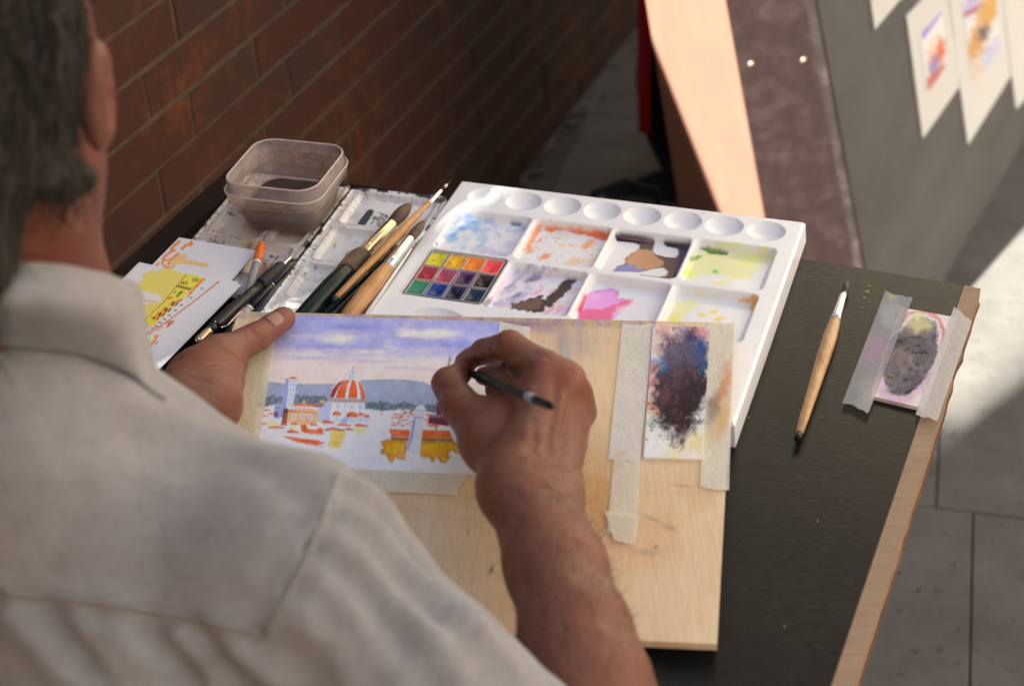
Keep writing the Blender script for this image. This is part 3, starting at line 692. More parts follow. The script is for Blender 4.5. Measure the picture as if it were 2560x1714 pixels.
for n_, (nm, c1, c2, cr_) in enumerate(PCOL):
    j, i_ = divmod(n_, 4); x0 = 18.2 + i_ * 17.0; y0 = 125.0 + j * 23.2; ww, hh = 16.2, 22.2
    jit = rr.uniform(-.25, .25); x0 += jit; y0 += rr.uniform(-.3, .3)
    r = empty('paint_pan', tuple(pp(x0 + ww / 2, y0 + hh / 2, -.008)))
    col = ['leftmost', 'second', 'third', 'rightmost'][i_]; row = ['top', 'middle', 'bottom'][j]
    tag(r, f'half pan of {nm} watercolour, {col} in the {row} row of the palette', 'paint pan', 'half pans of watercolour in the palette')
    zt = .0 - .0008; zb_ = -.0088; q = lambda x, y, z: pp(x0 + x, y0 + y, z)
    bm = bmesh.new(); rim_t = .9
    outer = [(0, 0), (ww, 0), (ww, hh), (0, hh)]; inner = [(rim_t, rim_t), (ww - rim_t, rim_t), (ww - rim_t, hh - rim_t), (rim_t, hh - rim_t)]
    A_ = [bm.verts.new(tuple(q(x * .96 + .3, y * .96 + .3, zb_))) for x, y in outer]; B_ = [bm.verts.new(tuple(q(x, y, zt))) for x, y in outer]
    C_ = [bm.verts.new(tuple(q(x, y, zt))) for x, y in inner]; D_ = [bm.verts.new(tuple(q(x, y, zt - .004))) for x, y in inner]
    for a_, b_ in ((A_, B_), (B_, C_), (C_, D_)):
        for e in range(4): bm.faces.new((a_[e], a_[(e + 1) % 4], b_[(e + 1) % 4], b_[e]))
    bm.faces.new(A_[::-1])
    o = bm_obj('pan', bm, None, r); tint = 1 if n_ not in (6, 9, 10) else .75
    me = o.data; at_ = me.color_attributes.new('tint', 'FLOAT_COLOR', 'POINT'); cc = np.clip(lin((205, 198, 188)) * .55 * tint + lin(cr_) * .5, 0, .8)
    at_.data.foreach_set('color', np.tile([*cc, 1], len(me.vertices)).astype(np.float32)); me.materials.append(M_pan)
    s = Sheet([q(rim_t, rim_t, zt - .0004), q(ww - rim_t, rim_t, zt - .0004), q(ww - rim_t, hh - rim_t, zt - .0004), q(rim_t, hh - rim_t, zt - .0004)], 26, 32, c1, (205, 203, 208), .8)
    g = np.stack([s.u * 3 + n_ * 7, s.v * 4], -1); f = fbm(g, n_, 4); e_ = np.minimum(np.minimum(s.u, 1 - s.u), np.minimum(s.v, 1 - s.v))
    s.put(slice(None), sstep(.54, .68, f) * .6, c2); s.put(slice(None), sstep(.60, .72, fbm(g + 4, n_ + 3, 4)) * .25, cr_)  # second mix paints highlight patches into the cake colour
    s.put(slice(None), sstep(.07, .0, e_) * .7, tuple((np.array(cr_) * .6 + 80).clip(0, 255)))
    well = np.exp(-(((s.u - .5 - .1 * math.sin(n_)) / .28) ** 2 + ((s.v - .5) / .27) ** 2)); dp_ = [.0014, .001, .0008, .001, .0004, .0012, .0026, .0028, .0006, .0026, .0030, .0016][n_]
    s.h = -.0004 - dp_ * well + (f - .5) * .0012
    if dp_ > .002: s.put(slice(None), well ** 2 * .9, tuple(np.array(c2) * .5))
    s.build('paint_cake', M_cake, r)

# ================================================================== MIXING TINS
M_enamel = mat('white_enamel', rough=.3, attr='tint'); bump(M_enamel, noise(M_enamel, coords(M_enamel), 220, 4), .12, .0006)
M_tinblack = mat('black_tin', (.012, .012, .013), .4)
TA = Z(*((1000 / 4.356 + 650) / DS, (110 / 4.356 + 440) / DS), .765)
ty_ = np.array([-.30756, -.95153, 0]); tx_ = np.array([.95153, -.30756, 0])
def tt(x, y, z=0): return TA + tx_ * x * .001 + ty_ * y * .001 + np.array([0, 0, z])
def tin(x0, x1, y0, y1, zoff, wells_, label, dirt, seed, base_c):
    r = empty('mixing_tin', tuple(tt((x0 + x1) / 2, (y0 + y1) / 2, -.014 + zoff))); tag(r, label, 'mixing tin')
    W_, H_ = x1 - x0, y1 - y0
    s = Sheet([tt(x0, y0, zoff), tt(x1, y0, zoff), tt(x1, y1, zoff), tt(x0, y1, zoff)], int(W_ * 1.3), int(H_ * 1.2), base_c, (205, 202, 208), .88)
    X, Y = s.u * W_, s.v * H_
    def rr_(a, b, c, d, q):
        dx = np.abs(X - (a + b) / 2) - (b - a) / 2 + q; dy = np.abs(Y - (c + d) / 2) - (d - c) / 2 + q
        return np.minimum(np.maximum(dx, dy), 0) + np.hypot(np.maximum(dx, 0), np.maximum(dy, 0)) - q
    h = np.zeros(len(X)); outer = rr_(0, W_, 0, H_, 9); h -= 2.5 * sstep(-1.5, 0, outer) ; h -= 1.2 * sstep(-2.2, -4, outer)
    for b in wells_:
        d = rr_(*b, 7); h -= (4.2 + .02 * (Y - b[2])) * sstep(0, -5, d); h += .5 * np.exp(-((d - .2) / 1.0) ** 2)
    s.h = h * .001
    g = np.stack([X, Y], -1)
    f = fbm(g / 9, seed, 5); f2 = fbm(g / 2.2, seed + 3, 3); f3 = fbm(g / 30, seed + 7, 3)
    s.put(slice(None), sstep(.5, .75, f) * .35 * dirt, (150, 138, 130)); s.put(slice(None), sstep(.62, .70, f2) * sstep(.45, .6, f3) * .8 * dirt, (60, 52, 52))
    for b in wells_:
        d = rr_(*b, 7); s.put(slice(None), np.exp(-((d + .2) / 1.6) ** 2) * .5 * dirt, (165, 150, 140))
    s.c = np.where((outer > -3.5)[:, None] & (fbm(g / 7, seed + 11, 3) > .62)[:, None], np.array([.02, .02, .022]), s.c)
    keep = None
    P = s.P + s.n * s.h[:, None]; Q = s.faces(); sel = (outer[Q] < .2).all(1); Q = Q[sel]; us, inv = np.unique(Q, return_inverse=True)
    return r, s, P, inv.reshape(Q.shape), us
def finish(r, s, P, Q, us, x0, x1, y0, y1, zoff):
    fastmesh('enamel_tray', P[us], Q, M_enamel, r, True, np.clip(s.c[us], 0, 1))
    ring = []
    for cx_, cy_, a0_ in ((x0 + 9, y0 + 9, 180), (x1 - 9, y0 + 9, 270), (x1 - 9, y1 - 9, 0), (x0 + 9, y1 - 9, 90)):
        for k in range(7):
            a = rad(a0_ + 15 * k); ring.append(tt(cx_ + 9.5 * math.cos(a), cy_ + 9.5 * math.sin(a), zoff - .0022))
    n = len(ring); low = [p + np.array([0, 0, -.0125 - 0]) for p in ring]
    mesh('outer_shell', ring + low, [(i, (i + 1) % n, n + (i + 1) % n, n + i) for i in range(n)] + [tuple(range(n, 2 * n))], M_tinblack, r)
wl1 = [(10, 90, 8, 65), (10, 90, 73, 129), (10, 90, 136, 190), (10, 90, 197, 240)]
r1, s1, P1_, Q1, us1 = tin(0, 97, 0, 250, 0, wl1, 'white enamelled mixing tin with brushes lying in it, against the plastic palette', 1.0, 4, (198, 194, 196))
s1.zoom(650, 440, 4.356)
s1.poly([(1130, 100), (1240, 115), (1200, 140), (1150, 165), (1100, 150)], (40, 38, 40), .95, warp=14, ws=14)
s1.stroke([(1120, 110), (1500, 150), (1700, 190), (2000, 260)], 26, (60, 58, 62), .9, warp=14, ws=16); s1.poly([(1680, 170), (1800, 190), (2010, 250), (1960, 300), (1860, 240), (1700, 215)], (36, 34, 38), .9, warp=16, ws=14)
s1.stroke([(1250, 190), (1800, 270)], 34, (140, 130, 150), .5, warp=26, ws=12)
s1.poly([(1045, 480), (1060, 440), (1160, 315), (1195, 302), (1232, 312), (1228, 345), (1130, 480), (1095, 500), (1060, 495)], (44, 58, 70), 1, soft=5)   # maker's oval plate
for (x, y, a, b) in [(1310, 420, 60, 44), (1370, 380, 30, 16), (1240, 390, 26, 22), (1390, 450, 26, 34), (1300, 480, 54, 14), (1330, 360, 50, 12), (1215, 440, 12, 30)]:
    s1.blob(x, y, a, b, (60, 58, 62), .85, .5, 3, warp=22, ws=10)
s1.blob(1310, 425, 30, 22, (190, 188, 190), .6, .5, 3, warp=14, ws=10)
for (x, y, a, b, r_2) in [(770, 550, 8, 32, -.6), (740, 625, 16, 10, 0), (935, 780, 24, 8, -.9), (1045, 660, 14, 6, 0), (915, 545, 10, 14, 0), (800, 700, 6, 40, .4), (1135, 655, 8, 8, 0), (600, 960, 14, 6, 0)]:
    s1.blob(x, y, a, b, (70, 52, 50), .8, r_2, 2, warp=10, ws=14)
s1.blob(770, 640, 50, 60, (205, 190, 160), .35, 0, 2, warp=40)
finish(r1, s1, P1_, Q1, us1, 0, 97, 0, 250, 0)
wl2 = [(9, 60, 10, 60), (66, 100, 10, 60), (9, 60, 66, 116), (66, 100, 66, 116), (9, 60, 122, 172), (66, 100, 122, 172)]
r2_, s2, P2_, Q2, us2 = tin(-112, -4, -12, 196, -.003, wl2, 'stained grey mixing tin under the plastic tub and the pens', 1.5, 14, (176, 166, 164))
s2.zoom(300, 550, 3.92)
for (x, y, a, b, c, al) in [(1290, 240, 70, 40, (120, 70, 62), .7), (1250, 200, 120, 50, (165, 140, 90), .5), (1500, 220, 50, 40, (165, 145, 90), .5), (1450, 450, 120, 80, (110, 62, 55), .7), (1210, 500, 90, 70, (110, 92, 88), .7), (1100, 130, 50, 20, (70, 55, 50), .6)]:
    s2.blob(x, y, a, b, c, al, .2, 2, warp=60, ws=30)
finish(r2_, s2, P2_, Q2, us2, -112, -4, -12, 196, -.003)
def flat_text(txt, origin, ex, up_, size, m, parent, name='lettering', lift=.0004):
    cu = bpy.data.curves.new(name, 'FONT'); cu.body = txt; cu.size = 1; cu.align_x = 'LEFT'; cu.fill_mode = 'FRONT' if hasattr(cu, 'fill_mode') else 'BOTH'
    ob = bpy.data.objects.new('tmp', cu); COL.objects.link(ob); dg = bpy.context.evaluated_depsgraph_get(); me = bpy.data.meshes.new_from_object(ob.evaluated_get(dg)); bpy.data.objects.remove(ob)
    ex = np.asarray(ex, float); ex /= np.linalg.norm(ex); nz = np.cross(ex, up_); nz /= np.linalg.norm(nz); uy = np.cross(nz, ex)
    co = np.array([v.co[:] for v in me.vertices]); P = np.asarray(origin) + co[:, :1] * ex * size + co[:, 1:2] * uy * size + nz * lift
    me.vertices.foreach_set('co', P.astype(np.float32).ravel()); me.update(); me.name = name
    return link(name, me, m, parent)
M_white_ink = mat('white_print', (.75, .75, .78), .5); M_grey_ink = mat('grey_print', (.42, .43, .42), .5); M_gold = mat('gold_print', (.6, .45, .2), .4)
def z3p(x, y, z): return Z((x / 4.356 + 650) / DS, (y / 4.356 + 440) / DS, z)
a_ = z3p(1075, 492, .7618); b_ = z3p(1225, 325, .7618)
flat_text('Schmincke', a_ , b_ - a_, np.cross([0, 0, 1], b_ - a_), .0085, M_white_ink, r1, lift=.0006)

# --- tub of dirty water
tubc = Z(655, 396, .804); ta = rad(-17.9)
M_tub = bpy.data.materials.new('cloudy_plastic'); M_tub.use_nodes = True; nt_ = M_tub.node_tree; b_ = bsdf(M_tub)
b_.inputs['Base Color'].default_value = (.50, .40, .36, 1); b_.inputs['Roughness'].default_value = .3; b_.inputs['Transmission Weight'].default_value = 0
tr = N(M_tub, 'ShaderNodeBsdfTransparent'); tr.inputs[0].default_value = (.95, .90, .87, 1); mx = N(M_tub, 'ShaderNodeMixShader')
v_ = coords(M_tub); fz = noise(M_tub, v_, 18, 5, .7); L(M_tub, ramp(M_tub, fz, [(.3, (.18, .18, .18)), (.7, (.36, .36, .36))]), mx.inputs[0])
setc(M_tub, ramp(M_tub, noise(M_tub, v_, 26, 5, .7), [(.3, (.32, .22, .20)), (.55, (.56, .46, .42)), (.75, (.66, .58, .54))]))
out_ = nt_.nodes['Material Output']; L(M_tub, tr.outputs[0], mx.inputs[1]); L(M_tub, b_.outputs[0], mx.inputs[2]); L(M_tub, mx.outputs[0], out_.inputs[0])
M_rimglint = mat('rim_glint_line', (.62, .54, .49), .35)  # pale tone for the highlight lines on the tub rim
M_water = mat('dirty_water', (.035, .022, .018), .06)
tub = empty('plastic_tub', (tubc[0], tubc[1], .764)); tag(tub, 'square translucent plastic tub of murky rinsing water by the wall', 'tub')
def sqr(hw, z, r=.018, n=7):
    out = []
    for cx_, cy_, a0_ in ((1, 1, 0), (-1, 1, 90), (-1, -1, 180), (1, -1, 270)):
        for k in range(n):
            a = rad(a0_ + 90 * k / (n - 1)); hw_ = hw * .965; x = cx_ * (hw_ - r) + r * math.cos(a); y = cy_ * (hw_ - r) + r * math.sin(a)
            out.append(np.array([tubc[0] + x * math.cos(ta) - y * math.sin(ta), tubc[1] + x * math.sin(ta) + y * math.cos(ta), z]))
    return out
def loft(name, rings, m, parent, cap0=True, cap1=False, smooth=True):
    vs = [p for r in rings for p in r]; n = len(rings[0]); fs = []
    for i in range(len(rings) - 1):
        for k in range(n): fs.append((i * n + k, i * n + (k + 1) % n, (i + 1) * n + (k + 1) % n, (i + 1) * n + k))
    if cap0: fs.append(tuple(range(n))[::-1])
    if cap1: fs.append(tuple((len(rings) - 1) * n + k for k in range(n)))
    return mesh(name, vs, fs, m, parent, smooth)
zb = .7635
loft('tub_wall', [sqr(.036, zb, .014), sqr(.0375, zb + .002, .016), sqr(.0425, .788, .018), sqr(.0430, .7895, .018), sqr(.0440, .7905, .018), sqr(.0418, .787, .017), sqr(.037, zb + .004, .015), sqr(.034, zb + .003, .013)], M_tub, tub, True, True)
M_rim = M_tub.copy(); M_rim.name = 'cloudy_rim'
[n for n in M_rim.node_tree.nodes if n.type == 'VALTORGB'][0].color_ramp.elements[0].color = (.30, .30, .30, 1); [n for n in M_rim.node_tree.nodes if n.type == 'VALTORGB'][0].color_ramp.elements[1].color = (.5, .5, .5, 1)
loft('rim', [sqr(.0432, .7897, .018), sqr(.0475, .7905, .019), sqr(.0487, .8012, .019), sqr(.0478, .8020, .019), sqr(.0464, .8016, .018), sqr(.0466, .8125, .018), sqr(.0450, .8130, .018), sqr(.0442, .7915, .018)], M_rim, tub, False, False)
for hw__, z__ in ((.0487, .8016), (.0458, .8130)): tube('rim_glint', sqr(hw__, z__, .0185), .0007, M_rimglint, tub, 6, closed=True)  # thin pale tubes added as highlights along the rim
loft('water', [sqr(.0365, zb + .0045, .015), sqr(.0388, .776, .016), sqr(.0387, .7762, .016)], M_water, tub, True, True)
kn = tubc + np.array([.055, .045, -.03])
clip_ = tube('lid_tab', [tubc + np.array([math.cos(ta) * .045 + .004 * k, math.sin(ta) * .045 + .03 - .002 * k, -.018]) for k in range(3)], .006, M_black, tub)

# ================================================================== BRUSHES AND PENS
M_green = mat('dark_green_lacquer', (.004, .015, .013), .28, spec=.3); M_wrap = noisy('waxed_thread', [(.3, (.065, .035, .02)), (.6, (.13, .075, .04)), (.8, (.2, .12, .07))], 60, .6, .7, .001, bscale=260)
M_bwood = mat('varnished_wood', rough=.3); v_ = coords(M_bwood, (1, 1, 1)); fw = noise(M_bwood, v_, 55, 4, .6, .3)
setc(M_bwood, ramp(M_bwood, fw, [(.3, (.40, .185, .05)), (.6, (.52, .27, .095)), (.8, (.60, .35, .15))]))
M_pwood = mat('pale_brush_wood', rough=.32); v_ = coords(M_pwood, (1, .25, 1), (0, 0, rad(14))); fw = noise(M_pwood, v_, 120, 5, .7, .2)
setc(M_pwood, ramp(M_pwood, fw, [(.28, (.30, .13, .045)), (.45, (.52, .29, .12)), (.7, (.66, .42, .20))]))
M_silver = mat('polished_ferrule', (.82, .80, .78), .16, 1.0); M_brass = mat('brassy_quill', (.78, .58, .36), .14, .9)
M_hair = noisy('sable_hair', [(.3, (.03, .014, .006)), (.6, (.12, .055, .02)), (.8, (.26, .13, .045))], 160, .5, .5, .0006, bscale=500)
M_hairD = noisy('dark_bristle', [(.3, (.018, .010, .006)), (.7, (.075, .045, .026))], 200, .55, .5, .0006, bscale=600)
M_whitep = mat('white_enamel_paint', (.75, .74, .72), .3)
def seglathe(name, pts, rads, m, parent, seg=18):
    return tube(name, pts, rads, m, parent, seg)
def brush(label, pts, zs, parts, frame_=(650, 440, 4.356), group='brushes lying across the mixing tin'):
    """pts: two marks (handle end, hair tip); parts: (name, material, [(t, radius mm), ...])"""
    z0, z1 = zs; f = lambda q, z: Z((q[0] / frame_[2] + frame_[0]) / DS, (q[1] / frame_[2] + frame_[1]) / DS, z)
    a, b = f(pts[0], z0), f(pts[1], z1); r = empty('paint_brush', tuple(a)); tag(r, label, 'paintbrush', group)
    out = {}
    for nm, m, prof in parts:
        out[nm] = lathe(nm, a, b, [(t, q * .001) for t, q in prof], m, r, 20)
    return r, a, b, out
r_, a_, b_, _ = brush('thick mop brush with dark green handle and brown wrapped grip', ((440, 1580), (1648, 296)), (.776, .778), [
    ('handle', M_green, [(-.06, 5), (0, 8.2), (.12, 9.2), (.27, 9.6), (.385, 8.8), (.40, 8.0)]),
    ('wrapped_grip', M_wrap, [(.385, 8.9), (.39, 9.8), (.405, 9.5), (.42, 10.1), (.47, 10.2), (.50, 9.8), (.535, 8.2), (.545, 7.2), (.55, 5)]),
    ('ferrule', M_brass, [(.53, 6.0), (.545, 6.4), (.56, 5.8), (.575, 6.5), (.59, 5.9), (.61, 6.2), (.80, 5.7), (.812, 5.2)]),
    ('bristles', M_hair, [(.80, 4.8), (.83, 5.6), (.88, 6.4), (.92, 5.9), (.96, 4.0), (.985, 1.9), (1.0, .3)])])
r_, a_, b_, _ = brush('slim varnished wood brush with silver ferrule and a black liner tip', ((800, 1352), (2092, 36)), (.782, .792), [
    ('handle', M_bwood, [(0, 1.9), (.01, 2.6), (.2, 3.1), (.42, 3.9), (.56, 4.0), (.70, 3.0), (.80, 2.2)]), ('dipped_tip', M_green, [(-.01, 1.2), (0, 2.7), (.02, 2.8)]),
    ('ferrule', M_silver, [(.79, 2.5), (.80, 2.6), (.895, 1.7), (.90, 1.5)]), ('bristles', M_hairD, [(.89, 1.2), (.93, .8), (1, .12)]), ('paint_bead', M_whitep, [(.928, .3), (.934, 1.3), (.942, 1.5), (.95, 1.1), (.954, .3)])])
r_, a_, b_, _ = brush('thin dark green brush with gilt lettering beside the wood brush', ((700, 1505), (1765, 495)), (.772, .778), [
    ('handle', M_green, [(0, 3.2), (.3, 3.3), (.5, 3.4), (.65, 3.2), (.72, 2.8)]), ('ferrule', M_silver, [(.71, 2.8), (.72, 3.0), (.92, 1.7), (.93, 1.5)]), ('bristles', M_hair, [(.92, 1.5), (.95, 1.6), (.98, .9), (1, .2)])])
dr = (b_ - a_); dn = np.linalg.norm(dr); sv = np.cross(dr / dn, [0, 0, 1]); upv = np.cross(sv, dr / dn)
toC = CAM - (a_ + b_) / 2; toC /= np.linalg.norm(toC); toC -= dr / dn * (toC @ dr / dn); toC /= np.linalg.norm(toC)
for txt, t, sz, mm in (('da Vinci', .54, .0052, M_gold), ('MAESTRO', .30, .0038, M_grey_ink), ('3', .73 - .04, .005, M_grey_ink)):
    o_ = a_ + dr * t + toC * .0034; flat_text(txt, o_ + np.cross(dr / dn, toC) * .0 , dr * 1.0, -np.cross(dr / dn, toC), sz, mm, r_, lift=.0001)
r_, a_, b_, _ = brush('thinnest dark green brush with a pointed brown tip, between green and fat wooden handles', ((840, 1520), (1722, 566)), (.770, .776), [
    ('handle', M_green, [(0, 2.4), (.5, 2.6), (.75, 2.4), (.84, 2.0)]), ('ferrule', M_silver, [(.83, 2.1), (.84, 2.3), (.95, 1.2), (.955, 1.0)]), ('bristles', M_hair, [(.95, 1.1), (.97, 1.2), (1, .2)])])
r_, a_, b_, _ = brush('fat bare wood brush with long silver ferrule and round sable head', ((900, 1600), (1800, 478)), (.777, .783), [
    ('handle', M_bwood, [(0, 5.5), (.1, 7.0), (.3, 7.6), (.42, 6.9), (.50, 5.8), (.525, 5.2)]),
    ('ferrule', M_silver, [(.515, 5.2), (.525, 5.5), (.56, 5.3), (.565, 5.55), (.575, 5.3), (.60, 5.25), (.80, 4.0), (.81, 3.6)]), ('bristles', M_hair, [(.80, 3.5), (.83, 4.1), (.88, 4.5), (.93, 3.9), (.97, 2.2), (1, .3)])])
r_, a_, b_, _ = brush('thin white lacquered brush handle along the edge of the palette', ((1100, 1590), (1648, 790)), (.773, .777), [
    ('handle', M_whitep, [(0, 1.7), (.5, 1.6), (.9, 1.2), (1, .9)])])
r_, a_, b_, _ = brush('loose pale wooden brush with a short flat brown tip alone on the black table', ((1824, 1003), (1938, 645)), (.7562, .7562), [
    ('dipped_tip', M_green, [(-.004, 2.0), (0, 2.8), (.035, 2.7)]), ('handle', M_pwood, [(.03, 2.8), (.12, 3.6), (.3, 4.6), (.5, 5.6), (.62, 5.7), (.70, 4.9), (.74, 4.2)]),
    ('ferrule', M_silver, [(.735, 4.4), (.75, 4.2), (.9, 3.1), (.925, 2.6)]), ('bristles', M_hairD, [(.92, 2.5), (.95, 2.9), (.985, 2.6), (1, 1.2)])], (0, 0, 1 / DS * 1.0), 'loose brushes')
F2 = (300, 550, 3.92)
M_pblack = mat('black_plastic', (.008, .008, .009), .3); M_rubber = mat('matt_rubber', (.012, .012, .013), .6); M_orange = mat('orange_cap', (.75, .17, .02), .35); M_pgrey = mat('grey_barrel', (.30, .29, .28), .35); M_lab = mat('white_label', (.7, .69, .67), .5)
def pen(label, pts, zs, parts):
    r, a, b, out = brush(label, pts, zs, parts, F2, 'pens beside the postcards'); r.name = 'pen'; r['category'] = 'pen'; return r, a, b, out
pen('fineliner with bright orange cap and grey barrel', ((1225, 840), (1394, 228)), (.765, .772), [
    ('barrel', M_pgrey, [(-.1, 3.2), (0, 3.8), (.6, 4.0), (.66, 4.0)]), ('ring', M_whitep, [(.65, 4.15), (.685, 4.2)]), ('cap', M_orange, [(.683, 4.3), (.8, 4.3), (.97, 3.9), (.99, 3.4), (1, 2)])])
r_, a_, b_, _ = pen('black mechanical pencil with silver tip, clip and push button', ((762, 1192), (1690, 350)), (.774, .772), [
    ('push_button', M_brass, [(.0, 2.0), (.008, 3.4), (.03, 3.9), (.10, 3.9), (.125, 3.6)]), ('collar', M_pblack, [(.12, 3.6), (.13, 4.4), (.175, 4.6)]),
    ('barrel', M_pblack, [(.17, 5.2), (.185, 5.5), (.34, 5.3), (.52, 4.6), (.655, 4.3)]), ('rubber_grip', M_rubber, [(.645, 5.0), (.66, 5.6), (.78, 5.6), (.86, 5.2), (.885, 3.6)]), ('tip', M_silver, [(.88, 3.0), (.96, 1.2), (.98, .7), (1, .5)])])
dr = b_ - a_; sd_ = np.cross(dr, [0, 0, 1]); sd_ /= np.linalg.norm(sd_)
tube('clip', [a_ + dr * .17 + sd_ * .006, a_ + dr * .2 + sd_ * .009, a_ + dr * .32 + sd_ * .0075, a_ + dr * .4 + sd_ * .007], .0008, M_brass, r_, 6)
r_, a_, b_, _ = pen('black drawing pen with striped price label, lower end under the board', ((1010, 1140), (1700, 405)), (.764, .768), [
    ('cap', M_pblack, [(0, 3.4), (.1, 4.2), (.14, 4.2)]), ('label_band', M_lab, [(.14, 4.25), (.36, 4.25)]), ('barrel', M_pblack, [(.36, 4.3), (.62, 4.4), (.66, 4.1)]), ('lid', M_pblack, [(.655, 4.6), (.93, 4.3), (1, 2.4)])])
dr = b_ - a_
for k in range(14):
    t = .16 + .0135 * k; lathe('bar', a_ + dr * t, a_ + dr * (t + .004 + .003 * (k % 3 == 0)), [(0, 4.32e-3), (1, 4.32e-3)], M_pblack, r_, 16)
lathe('ring', a_ + dr * .655, a_ + dr * .662, [(0, 4.7e-3), (1, 4.7e-3)], M_silver, r_, 16)
pen('third black pen half hidden between its neighbour and the mixing tin', ((1180, 1110), (1730, 395)), (.763, .764), [('barrel', M_pblack, [(0, 3.6), (.5, 3.9), (.9, 3.6), (1, 2)])])

# ================================================================== POSTCARDS
M_paper = mat('watercolour_paper', rough=.85, attr='tint', spec=.2); bump(M_paper, noise(M_paper, coords(M_paper), 420, 3, .6), .25, .0006)
def q2(x, y): return ((x / 3.92 + 300) / DS, (y / 3.92 + 550) / DS)
def card(label, marks, zs, art, nu=150, nv=110):
    P = [Z(*q2(*m_), z) for m_, z in zip(marks, zs)]; r = empty('postcard', tuple(sum(P) / 4)); tag(r, label, 'postcard', 'hand painted postcards')
    n = np.cross(P[3] - P[0], P[1] - P[0]); n /= np.linalg.norm(n); n = n if n[2] > 0 else -n
    prism('card_stock', [p - n * .0008 for p in P], n * .0007, M_cardb, r); s = Sheet(P, nu, nv, (206, 188, 178), (206, 190, 180), .84); s.zoom(*F2); art(s); s.build('painted_face', M_paper, r)
OR, OD = (222, 120, 30), (190, 80, 30)
def art1(s):
    s.poly([(560, 350), (640, 325), (660, 350), (640, 385), (700, 395), (780, 410), (870, 432), (870, 462), (800, 460), (700, 440), (560, 430), (520, 480), (490, 480), (500, 420), (520, 375)], (228, 165, 100), .95, warp=10, ws=20)
    for p in [[(590, 205), (540, 240), (500, 290)], [(545, 295), (500, 305), (440, 360), (410, 390)], [(715, 235), (650, 245), (600, 290)], [(580, 325), (530, 360), (490, 395)], [(480, 385), (430, 400), (400, 430)], [(380, 415), (350, 450)], [(490, 400), (470, 440)], [(700, 205), (690, 260)], [(430, 430), (440, 460), (490, 460)]]:
        s.stroke(p, 24, OR, .95, warp=7, ws=18)
card('postcard with loose orange strokes on white, top of the upper stack', [(580, 170), (1345, 300), (1010, 680), (245, 510)], (.7655, .7655, .7640, .7640), art1)
def art2(s):
    s.poly([(235, 540), (330, 490), (470, 478), (560, 510), (650, 530), (800, 560), (830, 580), (700, 700), (560, 760), (440, 860), (330, 960), (240, 1010), (-200, 1250), (-200, 900), (150, 640)], (222, 180, 72), .92, soft=14, warp=26, ws=50)
    s.poly([(210, 690), (410, 740), (400, 800), (200, 830), (60, 800)], (206, 188, 178), .9, soft=10, warp=12); s.poly([(230, 775), (370, 800), (350, 815), (240, 800)], (205, 150, 120), .8)
    s.poly([(655, 530), (830, 570), (700, 690), (600, 780), (450, 930), (270, 1050), (240, 1000), (450, 790), (560, 640)], (226, 185, 60), .9, warp=6)
    s.poly([(560, 635), (700, 665), (690, 690), (550, 655)], (130, 80, 70), .9, warp=4); s.stroke([(650, 535), (560, 640), (440, 790), (240, 980)], 7, (130, 85, 50), .9, warp=3)
    s.poly([(800, 575), (840, 575), (740, 670), (690, 735), (640, 770), (690, 700)], OR, .95, warp=8); s.stroke([(975, 600), (760, 770), (480, 980), (280, 1120)], 14, (205, 120, 70), .95, warp=3); s.stroke([(960, 600), (700, 815), (500, 960)], 5, (150, 80, 50), .8)
    for x, y in ((745, 585), (635, 615)):
        for k in range(4): s.poly([(x - 34 + 17 * k, y - 14), (x - 24 + 17 * k, y - 14), (x - 28 + 17 * k, y + 20), (x - 36 + 17 * k, y + 20)], (60, 55, 40), .9)
    s.poly([(590, 690), (625, 700), (560, 760), (545, 745)], (90, 105, 40), .9, warp=8); s.blob(540, 705, 14, 9, (190, 60, 40), .9)
    for (x, y) in ((560, 800), (490, 860), (430, 905), (370, 950)):
        s.poly([(x - 60, y - 10), (x + 20, y), (x - 10, y + 45), (x - 90, y + 35)], (226, 130, 50), .95, warp=8); s.poly([(x - 40, y), (x - 20, y), (x - 40, y + 40), (x - 60, y + 36)], (50, 45, 40), .9); s.poly([(x, y + 5), (x + 15, y + 8), (x - 10, y + 40), (x - 25, y + 40)], (70, 60, 50), .9)
    for (x, y) in ((500, 760), (600, 780), (330, 1000), (280, 1030), (240, 1060), (300, 1100)): s.poly([(x - 45, y), (x + 25, y - 14), (x + 10, y + 14), (x - 40, y + 20)], (215, 110, 50), .9, warp=12, ws=16)
    s.poly([(260, 960), (390, 980), (330, 1040), (230, 1020)], (224, 178, 50), .9, warp=6)
    for (x, y) in ((805, 668), (697, 760), (602, 830), (543, 884), (485, 932), (437, 970), (393, 1003), (355, 1036), (322, 1060)): s.poly([(x - 16, y - 6), (x + 14, y - 4), (x + 12, y + 8), (x - 14, y + 6)], (50, 45, 45), .9)
    s.poly([(470, 1000), (540, 975), (520, 1010), (450, 1065)], OD, .9, warp=5); s.poly([(340, 1130), (380, 1120), (350, 1190), (240, 1310), (250, 1270)], OR, .9, warp=5); s.poly([(230, 1190), (330, 1130), (340, 1150), (260, 1260), (200, 1260)], (232, 205, 130), .9)
    s.stroke([(230, 1110), (440, 1010), (520, 985)], 8, (180, 100, 60), .9, warp=3); s.stroke([(360, 1180), (375, 1195), (340, 1222)], 7, (50, 40, 40), .9); s.stroke([(370, 1080), (420, 1050)], 16, (215, 140, 90), .8, warp=6)
    s.poly([(0, 600), (190, 415), (200, 430), (20, 600)], (215, 175, 140), .5)
card('blank postcard whose corner shows below the yellow street scene', [(170, 430), (1168, 605), (352, 1462), (-646, 1250)], (.7665, .7665, .7640, .7640), lambda s: None, 12, 12)
card('postcard of a yellow street facade in pen and wash, nearest the painter', [(190, 412), (1192, 632), (366, 1476), (-636, 1256)], (.7678, .7678, .7652, .7652), art2, 260, 190)

